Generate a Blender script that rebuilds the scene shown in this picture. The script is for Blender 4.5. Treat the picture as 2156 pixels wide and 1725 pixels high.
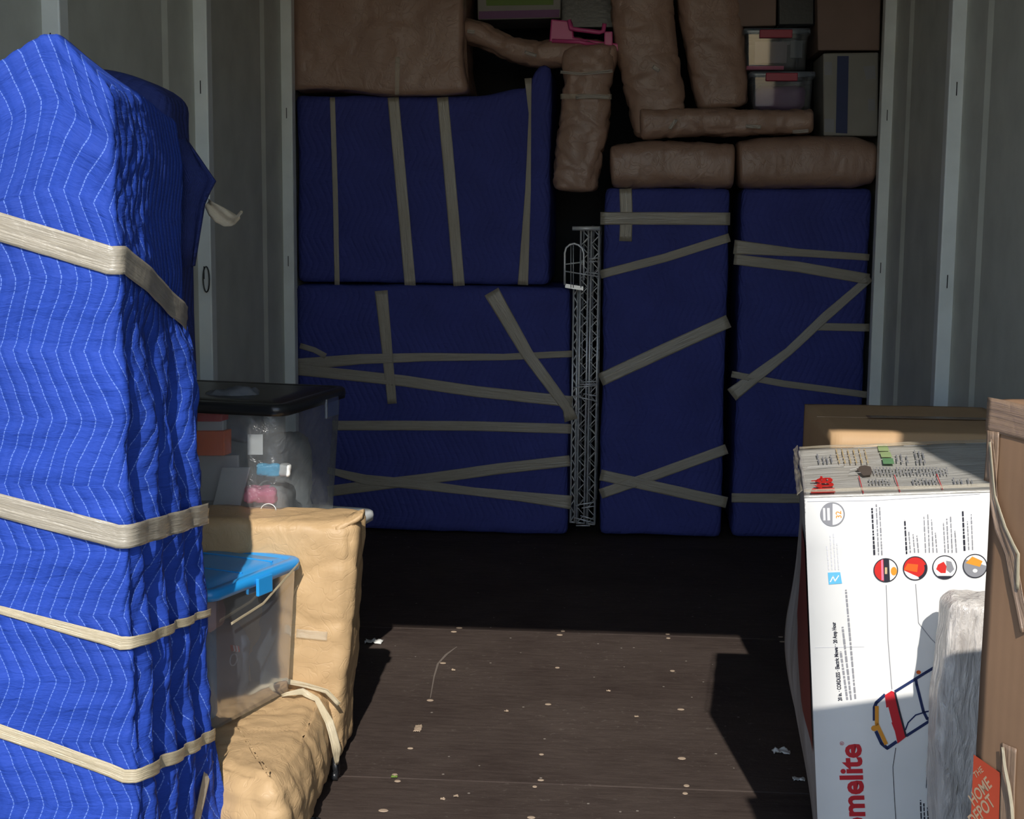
import bpy, bmesh, math, random
from mathutils import Vector, Matrix, noise
from mathutils.bvhtree import BVHTree
V = Vector
random.seed(7)
scene = bpy.context.scene
for _o in list(bpy.data.objects):
    bpy.data.objects.remove(_o)

# ---------------------------------------------------------------- camera
FPX, CX, CY = 3050.0, 1078.0, 862.5          # focal length and centre in pixels of the 2156 x 1725 frame
YAW, PITCH, ROLL = math.radians(4.33), math.radians(7.68), math.radians(0.5)
CAM = V((0, 0, 1.31))
_F = V((-math.sin(YAW) * math.cos(PITCH), math.cos(YAW) * math.cos(PITCH), -math.sin(PITCH)))
_R0 = V((math.cos(YAW), math.sin(YAW), 0))
_U0 = _R0.cross(_F)
_R = _R0 * math.cos(ROLL) + _U0 * math.sin(ROLL)
_U = -_R0 * math.sin(ROLL) + _U0 * math.cos(ROLL)
cam = bpy.data.cameras.new('camera')
cam.sensor_fit = 'HORIZONTAL'
cam.sensor_width = 36.0
cam.lens = 36.0 * FPX / 2156.0
cam.clip_start = 0.05
cam.clip_end = 500
co = bpy.data.objects.new('camera', cam)
scene.collection.objects.link(co)
co.matrix_world = Matrix(((_R.x, _U.x, -_F.x, CAM.x), (_R.y, _U.y, -_F.y, CAM.y), (_R.z, _U.z, -_F.z, CAM.z), (0, 0, 0, 1)))
scene.camera = co

# ---------------------------------------------------------------- sky, sun, exposure
SUN_DIR = V((-0.085, 1.0, -0.745)).normalized()
world = bpy.data.worlds.new('sky')
scene.world = world
world.use_nodes = True
wn = world.node_tree.nodes
wl = world.node_tree.links
sky = wn.new('ShaderNodeTexSky')
sky.sky_type = 'NISHITA'
sky.sun_disc = False
sky.sun_elevation = math.asin(-SUN_DIR.z)
sky.sun_rotation = math.atan2(-SUN_DIR.x, -SUN_DIR.y)
sky.air_density = 1.0
sky.dust_density = 0.4
sky.ozone_density = 2.5
wl.new(sky.outputs[0], wn['Background'].inputs[0])
wn['Background'].inputs[1].default_value = 0.235
sl = bpy.data.lights.new('sun', 'SUN')
sl.energy = 4.7
sl.angle = math.radians(0.55)
sl.color = (1.0, 0.955, 0.88)
so = bpy.data.objects.new('sun', sl)
scene.collection.objects.link(so)
so.location = (0, -4, 6)
so.rotation_euler = SUN_DIR.to_track_quat('-Z', 'Y').to_euler()
scene.view_settings.view_transform = 'Standard'
scene.view_settings.look = 'None'
scene.view_settings.exposure = 0.0
scene.view_settings.gamma = 1.0
scene.view_settings.use_curve_mapping = False
scene.cycles.transparent_max_bounces = 24
scene.cycles.max_bounces = 14
scene.cycles.diffuse_bounces = 6

# ---------------------------------------------------------------- helpers
def ray(x, y):
    return _F + _R * ((x - CX) / FPX) - _U * ((y - CY) / FPX)
def atY(x, y, Y):
    d = ray(x, y)
    return CAM + d * ((Y - CAM.y) / d.y)
def atZ(x, y, Z=0.0):
    d = ray(x, y)
    return CAM + d * ((Z - CAM.z) / d.z)
def atPlane(x, y, p0, n):
    d = ray(x, y)
    return CAM + d * ((p0 - CAM).dot(n) / d.dot(n))

def fbm(p, s, seed=0.0, octv=3):
    q = V((p[0] * s + seed, p[1] * s - seed * 1.7, p[2] * s + seed * 0.6))
    a = 1.0; t = 0.0
    for _ in range(octv):
        t += a * noise.noise(q)
        q = q * 2.07
        a *= 0.5
    return t
def crease(p, s, seed=0.0):
    """ridge lines between flat facets, like folded paper"""
    q = V((p[0] * s + seed, p[1] * s + seed * 2, p[2] * s - seed))
    q += noise.noise_vector(q * 0.9) * 0.55 + noise.noise_vector(q * 2.3) * 0.15
    d, _ = noise.voronoi(q)
    return min(1.0, (d[1] - d[0]) * 4.0) ** 0.7
def sstep(a, b, x):
    t = max(0.0, min(1.0, (x - a) / (b - a)))
    return t * t * (3 - 2 * t)

def link_mesh(name, verts, faces, mat, parent=None, smooth=True, uvs=None, mats=None, fmat=None):
    me = bpy.data.meshes.new(name)
    c = V((0, 0, 0))
    if verts:
        lo = V([min(v[i] for v in verts) for i in range(3)])
        hi = V([max(v[i] for v in verts) for i in range(3)])
        c = (lo + hi) / 2
        c.z = lo.z
    me.from_pydata([tuple(V(v) - c) for v in verts], [], faces)
    if uvs is not None:
        ul = me.uv_layers.new(name='UVMap')
        flat = []
        for f in uvs:
            for u in f:
                flat += [u[0], u[1]]
        ul.data.foreach_set('uv', flat)
    for m in (mats or [mat]):
        me.materials.append(m)
    if fmat:
        me.polygons.foreach_set('material_index', fmat)
    if smooth:
        me.polygons.foreach_set('use_smooth', [True] * len(me.polygons))
    me.update()
    o = bpy.data.objects.new(name, me)
    scene.collection.objects.link(o)
    if parent is not None:
        o.parent = parent
        w = V((0, 0, 0)); q = parent
        while q is not None:
            w += q.location
            q = q.parent
        o.location = c - w
    else:
        o.location = c
    return o

def wloc(o):
    w = V((0, 0, 0))
    while o is not None:
        w += o.location
        o = o.parent
    return w

def thing(name, loc, label, cat, group=None):
    o = bpy.data.objects.new(name, None)
    o.empty_display_size = 0.1
    scene.collection.objects.link(o)
    o.location = loc
    return tag(o, label, cat, group)
def tag(o, label, cat, group=None):
    o['label'] = label
    o['category'] = cat
    if group:
        o['group'] = group
    return o

class MB:
    """collects simple shapes into one mesh"""
    def __init__(s):
        s.v = []; s.f = []
    def box(s, a, b):
        x0, y0, z0 = a; x1, y1, z1 = b
        n = len(s.v)
        s.v += [V(p) for p in ((x0, y0, z0), (x1, y0, z0), (x1, y1, z0), (x0, y1, z0), (x0, y0, z1), (x1, y0, z1), (x1, y1, z1), (x0, y1, z1))]
        s.f += [tuple(n + i for i in q) for q in ((0, 3, 2, 1), (4, 5, 6, 7), (0, 1, 5, 4), (1, 2, 6, 5), (2, 3, 7, 6), (3, 0, 4, 7))]
        return s
    def obox(s, o, ex, ey, ez):
        n = len(s.v)
        o = V(o); ex = V(ex); ey = V(ey); ez = V(ez)
        s.v += [o, o + ex, o + ex + ey, o + ey, o + ez, o + ex + ez, o + ex + ey + ez, o + ey + ez]
        s.f += [tuple(n + i for i in q) for q in ((0, 3, 2, 1), (4, 5, 6, 7), (0, 1, 5, 4), (1, 2, 6, 5), (2, 3, 7, 6), (3, 0, 4, 7))]
        return s
    def tube(s, pts, r, k=8):
        pts = [V(p) for p in pts]
        n0 = len(s.v)
        for i, p in enumerate(pts):
            t = (pts[min(i + 1, len(pts) - 1)] - pts[max(i - 1, 0)]).normalized()
            a = t.orthogonal().normalized() if i == 0 else (a - t * a.dot(t)).normalized()
            b = t.cross(a)
            for j in range(k):
                w = 2 * math.pi * j / k
                s.v.append(p + (a * math.cos(w) + b * math.sin(w)) * r)
        for i in range(len(pts) - 1):
            for j in range(k):
                j2 = (j + 1) % k
                s.f.append((n0 + i * k + j, n0 + i * k + j2, n0 + (i + 1) * k + j2, n0 + (i + 1) * k + j))
        s.f.append(tuple(n0 + j for j in reversed(range(k))))
        m = n0 + (len(pts) - 1) * k
        s.f.append(tuple(m + j for j in range(k)))
        return s
    def poly(s, pts):
        n = len(s.v)
        s.v += [V(p) for p in pts]
        s.f.append(tuple(range(n, n + len(pts))))
        return s
    def disc(s, c, n, r, k=10, th=0.0015):
        c = V(c); n = V(n).normalized(); a = n.orthogonal().normalized(); b = n.cross(a)
        i0 = len(s.v)
        for h in (0, th):
            for j in range(k):
                w = 2 * math.pi * j / k
                s.v.append(c + n * h + (a * math.cos(w) + b * math.sin(w)) * r * (1 if h == 0 else .85))
        for j in range(k):
            j2 = (j + 1) % k
            s.f.append((i0 + j, i0 + j2, i0 + k + j2, i0 + k + j))
        s.f.append(tuple(i0 + k + j for j in range(k)))
        return s
    def build(s, name, mat, parent=None, smooth=False):
        o = link_mesh(name, s.v, s.f, mat, parent, smooth)
        if name in ('printed_lines', 'deck_wires', 'crease_lines', 'flame_mark', 'torn_edge', 'red_rule', 'emblem_lettering'):
            o['kind'] = 'stuff'
        return o

def bevel(o, w, seg=2):
    m = o.modifiers.new('bevel', 'BEVEL')
    m.width = w; m.segments = seg; m.limit_method = 'ANGLE'
    return o

def rbox(name, lo, hi, mat, parent=None, res=0.03, r=0.02, disp=None, warp=None, skip=()):
    """box of real size with rounded edges, a fine grid and a displacement; UVs in metres"""
    lo = V(lo); hi = V(hi)
    S = hi - lo
    N = [max(2, int(round(S[i] / res))) for i in range(3)]
    r = min(r, min(S) / 2 * 0.98)
    idx = {}; verts = []; faces = []; uvs = []
    def vid(i, j, k):
        key = (i, j, k)
        if key in idx:
            return idx[key]
        p = V((S.x * i / N[0], S.y * j / N[1], S.z * k / N[2]))
        q = V([min(max(p[a], r), S[a] - r) for a in range(3)])
        d = p - q
        n = d.normalized() if d.length > 1e-9 else V((0, 0, 0))
        if d.length > 1e-9:
            p = q + n * r
        w = lo + p
        if disp:
            w = w + n * disp(w, n)
        if warp:
            w = warp(w)
        idx[key] = len(verts)
        verts.append(w)
        return idx[key]
    sides = {'-y': (0, 2, 1, 0, 1), '+y': (0, 2, 1, 1, -1), '-x': (1, 2, 0, 0, -1), '+x': (1, 2, 0, 1, 1), '-z': (0, 1, 2, 0, -1), '+z': (0, 1, 2, 1, 1)}
    for sd, (a, b, c, e, flip) in sides.items():
        if sd in skip:
            continue
        for i in range(N[a]):
            for j in range(N[b]):
                q = []
                uv = []
                for (ii, jj) in ((i, j), (i + 1, j), (i + 1, j + 1), (i, j + 1)):
                    t = [0, 0, 0]; t[a] = ii; t[b] = jj; t[c] = N[c] * e
                    q.append(vid(*t))
                    ua = S[a] * ii / N[a]; ub = S[b] * jj / N[b]
                    if sd == '+x':
                        ua += S.x
                    elif sd == '-x':
                        ua = -ua
                    if sd == '+z':
                        ub += S.z
                    uv.append((ua, ub))
                if flip < 0:
                    q.reverse(); uv.reverse()
                faces.append(tuple(q)); uvs.append(uv)
    return link_mesh(name, verts, faces, mat, parent, True, uvs)

def loft(name, rings, mat, parent=None, cap=True, closed=True, uvscale=1.0):
    n = len(rings[0]); verts = [p for r_ in rings for p in r_]; faces = []; uvs = []
    for i in range(len(rings) - 1):
        for j in range(n if closed else n - 1):
            j2 = (j + 1) % n
            faces.append((i * n + j, i * n + j2, (i + 1) * n + j2, (i + 1) * n + j))
            uvs.append([(j / n, i / len(rings)), ((j + 1) / n, i / len(rings)), ((j + 1) / n, (i + 1) / len(rings)), (j / n, (i + 1) / len(rings))])
    if cap:
        for base, rev in ((0, True), ((len(rings) - 1) * n, False)):
            c = sum((verts[base + j] for j in range(n)), V((0, 0, 0))) / n
            verts.append(c); ci = len(verts) - 1
            for j in range(n):
                j2 = (j + 1) % n
                faces.append((ci, base + j2, base + j) if rev else (ci, base + j, base + j2))
                uvs.append([(0, 0)] * 3)
    return link_mesh(name, verts, faces, mat, parent, True, uvs)

def lump(name, path, Y, dep, mat, parent=None, amp=0.006, seed=0.0, ex=2.8, nseg=60, k=44, cs=9.0, endr=0.5):
    """paper-wrapped bar: path = [(px, py, half width in px), ...] taken at depth Y; dep = half thickness in metres"""
    pts = [(atY(x, y, Y), w * Y / FPX) for x, y, w in path]
    L = [0.0]
    for i in range(1, len(pts)):
        L.append(L[-1] + (pts[i][0] - pts[i - 1][0]).length)
    def at(t):
        s = t * L[-1]
        for i in range(1, len(pts)):
            if s <= L[i] + 1e-9:
                q = (s - L[i - 1]) / max(1e-9, L[i] - L[i - 1])
                # catmull-rom smoothing
                p0 = pts[max(i - 2, 0)]; p1 = pts[i - 1]; p2 = pts[i]; p3 = pts[min(i + 1, len(pts) - 1)]
                def cr(a, b, c, d):
                    return 0.5 * ((2 * b) + (c - a) * q + (2 * a - 5 * b + 4 * c - d) * q * q + (3 * b - a - 3 * c + d) * q ** 3)
                return cr(p0[0], p1[0], p2[0], p3[0]), max(0.004, p1[1] + (p2[1] - p1[1]) * q)
        return pts[-1]
    rings = []
    for i in range(nseg + 1):
        t = i / nseg
        # ease ends so that they close roundly
        e = endr * max(pts[0][1], dep) / max(L[-1], 1e-6)
        c, w = at(t)
        c2, _ = at(min(1, t + 0.01)); c1, _ = at(max(0, t - 0.01))
        tan = (c2 - c1).normalized()
        side = tan.cross(V((0, 1, 0))).normalized()
        end = 1.0
        m = min(t, 1 - t)
        if m < e:
            end = math.sqrt(max(0.0, 1 - (1 - m / e) ** 2.4)) * 0.75 + 0.25 if m > 0 else 0.25
        ring = []
        for j in range(k):
            a = 2 * math.pi * j / k
            ca, sa = math.cos(a), math.sin(a)
            x = math.copysign(abs(ca) ** (2 / ex), ca); y = math.copysign(abs(sa) ** (2 / ex), sa)
            p = c + side * (w * end * x) + V((0, 1, 0)) * (dep * end * y)
            n = (side * x + V((0, y, 0))).normalized()
            dd = amp * (1.1 * fbm(p, 4, seed) - 1.3 * (1 - crease(p, cs, seed)) + 0.5 * noise.noise(V((p.x * 40 + seed, p.y * 30, p.z * 12))) + 0.25 * fbm(p, 34, seed))
            ring.append(p + n * dd)
        rings.append(ring)
    return loft(name, rings, mat, parent)

def bvh_of(objs):
    vs = []; fs = []
    for o in objs:
        w = wloc(o); n = len(vs)
        vs += [v.co + w for v in o.data.vertices]
        fs += [tuple(n + i for i in p.vertices) for p in o.data.polygons]
    return BVHTree.FromPolygons(vs, fs)

def tape(parent, bvh, pts, width, outs, mat, name='packing_tape', off=0.0022, seed=None, crump=0.0012, step=0.012, twist=None, widths=None):
    """ribbon of packing tape laid over the surface in bvh; pts in world space, outs = outward direction per point"""
    seed = random.random() * 50 if seed is None else seed
    P = []; O = []; W = []
    for i in range(len(pts) - 1):
        a, b = V(pts[i]), V(pts[i + 1]); n = max(2, int((b - a).length / step))
        for k in range(n + (1 if i == len(pts) - 2 else 0)):
            t = k / n
            P.append(a.lerp(b, t)); O.append(V(outs[i]).lerp(V(outs[i + 1]), t).normalized())
            w0 = widths[i] if widths else width; w1 = widths[i + 1] if widths else width
            W.append(w0 + (w1 - w0) * t)
    M = 8
    rows = []
    for i, p in enumerate(P):
        t = (P[min(i + 1, len(P) - 1)] - P[max(i - 1, 0)]).normalized()
        s = O[i].cross(t).normalized()
        if twist:
            pass
        row = []
        for j in range(M + 1):
            q = p + s * (W[i] * (j / M - 0.5))
            hh = 0.0
            if bvh is not None:
                h = bvh.ray_cast(q + O[i] * 0.25, -O[i], 0.5)
                hh = (h[0] - q).dot(O[i]) if h[0] is not None else None
            row.append([q, hh])
        vals = [c[1] for c in row if c[1] is not None]
        mx = max(vals) if vals else 0.0
        rows.append((row, mx, O[i], s))
    # the tape bridges hollows: follow a running maximum
    H = [r_[1] for r_ in rows]
    K = 3
    Hs = [max(H[max(0, i - K):i + K + 1]) for i in range(len(H))]
    Hs = [sum(Hs[max(0, i - 2):i + 3]) / len(Hs[max(0, i - 2):i + 3]) for i in range(len(Hs))]
    Hs = [max(a, b) for a, b in zip(Hs, H)]
    verts = []; faces = []; uvs = []
    for i, (row, mx, o, s) in enumerate(rows):
        for j in range(M + 1):
            q, hh = row[j]
            u = i * step; v = j / M * W[i]
            rp = crump * (abs(noise.noise(V((u * 6 + seed, v * 130, seed)))) + 0.5 * noise.noise(V((u * 22, v * 60 + seed, 1))))
            verts.append(q + o * (Hs[i] + off + max(0, rp)))
        if i:
            for j in range(M):
                a = (i - 1) * (M + 1) + j
                faces.append((a, a + M + 1, a + M + 2, a + 1))
                uvs.append([((i - 1) * step, j / M * .05), (i * step, j / M * .05), (i * step, (j + 1) / M * .05), ((i - 1) * step, (j + 1) / M * .05)])
    o = link_mesh(name, verts, faces, mat, parent, True, uvs)
    m = o.modifiers.new('thickness', 'SOLIDIFY'); m.thickness = 0.0005; m.offset = 1
    return o

# ---------------------------------------------------------------- materials
def srgb(r, g, b):
    f = lambda c: (c / 255) / 12.92 if c / 255 <= 0.04045 else ((c / 255 + 0.055) / 1.055) ** 2.4
    return (f(r), f(g), f(b), 1)

class NT:
    def __init__(s, name):
        s.m = bpy.data.materials.new(name); s.m.use_nodes = True
        s.t = s.m.node_tree; s.n = s.t.nodes; s.b = s.n['Principled BSDF']
        s.tc = s.n.new('ShaderNodeTexCoord')
    def lk(s, a, b):
        s.t.links.new(a, b)
    def node(s, t, **kw):
        n = s.n.new(t)
        for k, v in kw.items():
            setattr(n, k, v)
        return n
    def mapping(s, src='Object', scale=(1, 1, 1), rot=(0, 0, 0)):
        m = s.n.new('ShaderNodeMapping'); m.inputs['Scale'].default_value = scale; m.inputs['Rotation'].default_value = rot
        s.lk(s.tc.outputs[src], m.inputs['Vector'])
        return m.outputs[0]
    def noise(s, vec, scale, detail=4, rough=0.55, dist=0.0):
        n = s.n.new('ShaderNodeTexNoise'); n.inputs['Scale'].default_value = scale; n.inputs['Detail'].default_value = detail
        n.inputs['Roughness'].default_value = rough; n.inputs['Distortion'].default_value = dist
        s.lk(vec, n.inputs['Vector'])
        return n.outputs['Fac']
    def voro(s, vec, scale, feature='DISTANCE_TO_EDGE'):
        n = s.n.new('ShaderNodeTexVoronoi'); n.feature = feature; n.inputs['Scale'].default_value = scale
        s.lk(vec, n.inputs['Vector'])
        return n.outputs['Distance']
    def ramp(s, fac, stops):
        r = s.n.new('ShaderNodeValToRGB'); e = r.color_ramp.elements
        while len(e) < len(stops):
            e.new(0.5)
        for i, (p, c) in enumerate(stops):
            e[i].position = p; e[i].color = c if len(c) == 4 else (*c, 1)
        s.lk(fac, r.inputs[0])
        return r.outputs[0]
    def math(s, op, a, b=None, c=None):
        n = s.n.new('ShaderNodeMath'); n.operation = op
        for i, x in enumerate((a, b, c)):
            if x is None:
                continue
            if isinstance(x, (int, float)):
                n.inputs[i].default_value = x
            else:
                s.lk(x, n.inputs[i])
        return n.outputs[0]
    def mix(s, fac, a, b, mode='MIX'):
        n = s.n.new('ShaderNodeMix'); n.data_type = 'RGBA'; n.blend_type = mode
        for sock, x in ((n.inputs[0], fac), (n.inputs[6], a), (n.inputs[7], b)):
            if isinstance(x, (int, float)):
                sock.default_value = x
            elif isinstance(x, tuple):
                sock.default_value = x if len(x) == 4 else (*x, 1)
            else:
                s.lk(x, sock)
        return n.outputs[2]
    def bump(s, h, strength=0.3, dist=0.01, prev=None):
        n = s.n.new('ShaderNodeBump'); n.inputs['Strength'].default_value = strength; n.inputs['Distance'].default_value = dist
        s.lk(h, n.inputs['Height'])
        if prev is not None:
            s.lk(prev, n.inputs['Normal'])
        return n.outputs[0]
    def col(s, c):
        if isinstance(c, tuple):
            s.b.inputs['Base Color'].default_value = c if len(c) == 4 else (*c, 1)
        else:
            s.lk(c, s.b.inputs['Base Color'])
    def set(s, rough=None, normal=None, **kw):
        if rough is not None:
            if isinstance(rough, (int, float)):
                s.b.inputs['Roughness'].default_value = rough
            else:
                s.lk(rough, s.b.inputs['Roughness'])
        if normal is not None:
            s.lk(normal, s.b.inputs['Normal'])
        for k, v in kw.items():
            s.b.inputs[k].default_value = v
        return s.m

def paint_mat(name, c, rough=0.45, var=0.12, bumpd=0.001, spec=0.5, metal=0.0):
    t = NT(name); vec = t.mapping('Object')
    n = t.noise(vec, 6, 5)
    c0 = tuple(x * (1 - var) for x in c[:3]); c1 = tuple(min(1, x * (1 + var)) for x in c[:3])
    t.col(t.ramp(n, [(0.3, c0), (0.7, c1)]))
    b = t.bump(t.noise(vec, 60, 3), 0.25, bumpd)
    return t.set(rough, b, Metallic=metal, **{'Specular IOR Level': spec})

def kraft_mat(name, c, rough=0.5, spec=0.35):
    t = NT(name); vec = t.mapping('Object')
    n = t.noise(vec, 5, 5)
    fib = t.noise(t.mapping('Object', (60, 60, 8)), 6, 3)
    c0 = tuple(x * 0.88 for x in c[:3]); c1 = tuple(x * 1.08 for x in c[:3])
    t.col(t.mix(0.12, t.ramp(n, [(0.3, c0), (0.7, c1)]), t.ramp(fib, [(0.35, c0), (0.65, c1)])))
    wn_ = t.noise(vec, 9, 2)
    v2 = t.n.new('ShaderNodeVectorMath'); v2.operation = 'ADD'
    t.lk(vec, v2.inputs[0]); t.lk(wn_, v2.inputs[1])
    cr = t.voro(v2.outputs[0], 9)
    crr = t.ramp(cr, [(0.0, (0, 0, 0, 1)), (0.05, (1, 1, 1, 1))])
    b = t.bump(crr, 0.22, 0.003)
    b = t.bump(t.noise(vec, 9, 3, 0.5, 2.0), 0.42, 0.010, b)
    return t.set(rough, b, **{'Specular IOR Level': spec})

def card_mat(name, c, rough=0.6):
    t = NT(name)
    flutes = t.n.new('ShaderNodeTexWave'); flutes.inputs['Scale'].default_value = 45; flutes.inputs['Distortion'].default_value = 0.4
    vec = t.mapping('Object')
    t.lk(vec, flutes.inputs['Vector'])
    n = t.noise(vec, 4, 6)
    c0 = tuple(x * 0.86 for x in c[:3]); c1 = tuple(x * 1.07 for x in c[:3])
    t.col(t.ramp(n, [(0.3, c0), (0.7, c1)]))
    b = t.bump(flutes.outputs['Fac'], 0.06, 0.001)
    b = t.bump(t.noise(vec, 12, 4), 0.2, 0.004, b)
    return t.set(rough, b, **{'Specular IOR Level': 0.3})

def quilt_mat(name, base, thread, bright=1.0, lines=True):
    t = NT(name)
    uv = t.tc.outputs['UV']
    sp = t.n.new('ShaderNodeSeparateXYZ'); t.lk(uv, sp.inputs[0])
    vec = t.mapping('UV')
    wob = t.noise(vec, 3.5, 3)
    u = t.math('ADD', sp.outputs[0], t.math('MULTIPLY', t.math('SUBTRACT', wob, 0.5), 0.05))
    v = sp.outputs[1]
    # chevron: a triangle wave in v, corners softened by the smooth maximum
    tri = t.math('SMOOTH_MIN', t.math('PINGPONG', t.math('ADD', v, 0.0385), 0.1115), 0.108, 0.02)
    u2 = t.math('ADD', u, t.math('MULTIPLY', tri, -0.42))
    fr = t.math('FRACT', t.math('DIVIDE', u2, 0.0255))
    dist = t.math('ABSOLUTE', t.math('SUBTRACT', fr, 0.5))
    line = t.math('LESS_THAN', dist, 0.034)
    dash = t.math('GREATER_THAN', t.math('FRACT', t.math('DIVIDE', v, 0.0065)), 0.22)
    thr = t.math('MULTIPLY', line, dash)
    fine = t.noise(t.mapping('UV', (1, 1.6, 1)), 140, 2)
    big = t.noise(vec, 6, 4)
    c0 = tuple(x * 0.85 for x in base[:3]); c1 = tuple(x * 1.12 for x in base[:3])
    bc = t.mix(0.25, t.ramp(big, [(0.3, c0), (0.7, c1)]), t.ramp(fine, [(0.3, c0), (0.7, c1)]))
    t.col(t.mix(t.math('MULTIPLY', thr, 0.75 if lines else 0.0), bc, tuple(thread)))
    puff = t.math('POWER', t.math('MULTIPLY', dist, 2.0), 0.5) if False else t.math('SMOOTH_MIN', t.math('MULTIPLY', dist, 3.0), 1.0, 0.3)
    b = t.bump(puff, 0.5, 0.004)
    wr = t.noise(t.mapping('UV', (7, 26, 1)), 2.2, 4, 0.6, 0.6)
    b = t.bump(wr, 0.6, 0.007, b)
    b = t.bump(t.noise(t.mapping('UV'), 320, 2), 0.15, 0.001, b)
    return t.set(0.75, b, **{'Specular IOR Level': 0.25, 'Sheen Weight': 0.0})

def tape_mat(name, c, rough=0.28, trans=0.0, alpha=1.0):
    t = NT(name)
    vec = t.mapping('UV', (3, 60, 1))
    n = t.noise(vec, 3, 4, 0.6, 0.8)
    t.col(t.ramp(n, [(0.25, tuple(x * 0.82 for x in c[:3])), (0.75, tuple(min(1, x * 1.12) for x in c[:3]))]))
    b = t.bump(n, 0.55, 0.004)
    b = t.bump(t.noise(t.mapping('Object'), 35, 3, 0.5, 1), 0.3, 0.004, b)
    m = t.set(rough, b, **{'Specular IOR Level': 0.6})
    t.b.inputs['Alpha'].default_value = alpha
    return m

def clear_mat(name, tint, milk=0.25, gloss_rough=0.12, crinkle=0.0, ior_w=0.12):
    """thin clear plastic: mostly see-through, part milky, with a glossy skin"""
    t = NT(name)
    t.n.remove(t.b)
    out = t.n['Material Output']
    tr = t.node('ShaderNodeBsdfTransparent'); tr.inputs[0].default_value = (*tint[:3], 1)
    df = t.node('ShaderNodeBsdfDiffuse'); df.inputs[0].default_value = (*tint[:3], 1)
    tl = t.node('ShaderNodeBsdfTranslucent'); tl.inputs[0].default_value = (*tint[:3], 1)
    gl = t.node('ShaderNodeBsdfGlossy'); gl.inputs['Roughness'].default_value = gloss_rough
    vec = t.mapping('Object')
    if crinkle:
        b = t.bump(t.noise(t.mapping('Object', (1, 1, 1)), 16, 5, 0.65, 2.0), crinkle, 0.01)
        t.lk(b, gl.inputs['Normal']); t.lk(b, df.inputs['Normal'])
    m0 = t.node('ShaderNodeMixShader'); m0.inputs[0].default_value = 0.5; t.lk(df.outputs[0], m0.inputs[1]); t.lk(tl.outputs[0], m0.inputs[2])
    m1 = t.node('ShaderNodeMixShader')
    mk = t.math('MULTIPLY', t.noise(vec, 4, 4), milk * 2)
    t.lk(mk, m1.inputs[0]); t.lk(tr.outputs[0], m1.inputs[1]); t.lk(m0.outputs[0], m1.inputs[2])
    lw = t.node('ShaderNodeLayerWeight'); lw.inputs[0].default_value = ior_w * 3
    m2 = t.node('ShaderNodeMixShader')
    t.lk(t.math('ADD', t.math('MULTIPLY', lw.outputs['Fresnel'], 0.55), 0.03), m2.inputs[0]); t.lk(m1.outputs[0], m2.inputs[1]); t.lk(gl.outputs[0], m2.inputs[2])
    t.lk(m2.outputs[0], out.inputs[0])
    return t.m

def flat_mat(name, c, rough=0.5, spec=0.4, metal=0.0):
    t = NT(name)
    n = t.noise(t.mapping('Object'), 14, 3)
    t.col(t.ramp(n, [(0.3, tuple(x * 0.93 for x in c[:3])), (0.7, tuple(min(1, x * 1.05) for x in c[:3]))]))
    return t.set(rough, None, Metallic=metal, **{'Specular IOR Level': spec})

M = {}
M['wall'] = paint_mat('painted_steel', (0.60, 0.61, 0.54), 0.5, 0.10)
M['post'] = paint_mat('painted_post', (0.76, 0.79, 0.76), 0.4, 0.10)
M['dark'] = flat_mat('dark_void', (0.012, 0.012, 0.013), 0.7)
M['deep_dark'] = flat_mat('gap_shade_black', (0.03, 0.032, 0.036), 0.9, 0.1)  # near-black that stands in for shade in the gaps of the back stack
M['black_plastic'] = paint_mat('black_plastic', (0.015, 0.016, 0.018), 0.3, 0.2, 0.002)
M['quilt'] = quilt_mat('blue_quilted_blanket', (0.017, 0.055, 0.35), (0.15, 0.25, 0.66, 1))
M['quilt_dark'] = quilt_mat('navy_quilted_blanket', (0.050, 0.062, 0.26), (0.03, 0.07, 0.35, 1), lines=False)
M['quilt_shaded'] = quilt_mat('shade_toned_blanket', (0.022, 0.035, 0.15), (0.03, 0.07, 0.35, 1), lines=False)  # blue blanket with the shade behind the cabinet put into its colour
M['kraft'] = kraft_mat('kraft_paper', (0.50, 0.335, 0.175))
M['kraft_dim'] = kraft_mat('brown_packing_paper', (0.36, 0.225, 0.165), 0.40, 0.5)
M['card'] = card_mat('cardboard', (0.50, 0.32, 0.17))
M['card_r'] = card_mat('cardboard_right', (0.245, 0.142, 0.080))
M['card_b'] = card_mat('cardboard_brown', (0.40, 0.27, 0.17))
M['tape'] = tape_mat('tan_packing_tape', (0.34, 0.30, 0.235))
M['tape_y'] = tape_mat('cream_packing_tape', (0.50, 0.42, 0.28), 0.3)
M['tape_b'] = tape_mat('brown_packing_tape', (0.26, 0.17, 0.11), 0.22)
M['tape_c'] = tape_mat('clear_packing_tape', (0.75, 0.66, 0.5), 0.12, alpha=0.25)
M['tape_g'] = tape_mat('crumpled_clear_tape', (0.6, 0.55, 0.48), 0.15, alpha=0.45)
M['clear'] = clear_mat('clear_plastic', (0.86, 0.90, 0.93), 0.10, 0.08)
M['clear_milk'] = clear_mat('milky_plastic', (0.74, 0.83, 0.94), 0.25, 0.12)
M['clear_bag'] = clear_mat('clear_film', (0.84, 0.87, 0.89), 0.15, 0.14, 0.8)
M['wrap'] = None
M['blue_lid'] = paint_mat('bright_blue_plastic', (0.02, 0.30, 0.72), 0.3, 0.05, 0.0005)
M['white_plastic'] = paint_mat('white_plastic', (0.60, 0.62, 0.62), 0.35, 0.05)
M['white_print'] = None
M['scratch'] = flat_mat('scratched_wood', (0.16, 0.13, 0.11), 0.8)
M['hole'] = flat_mat('torn_board', (0.10, 0.075, 0.06), 0.8)
M['red'] = flat_mat('red_print', srgb(205, 45, 40), 0.4)
M['logo_red'] = flat_mat('logo_red', srgb(200, 40, 50), 0.4)
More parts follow.
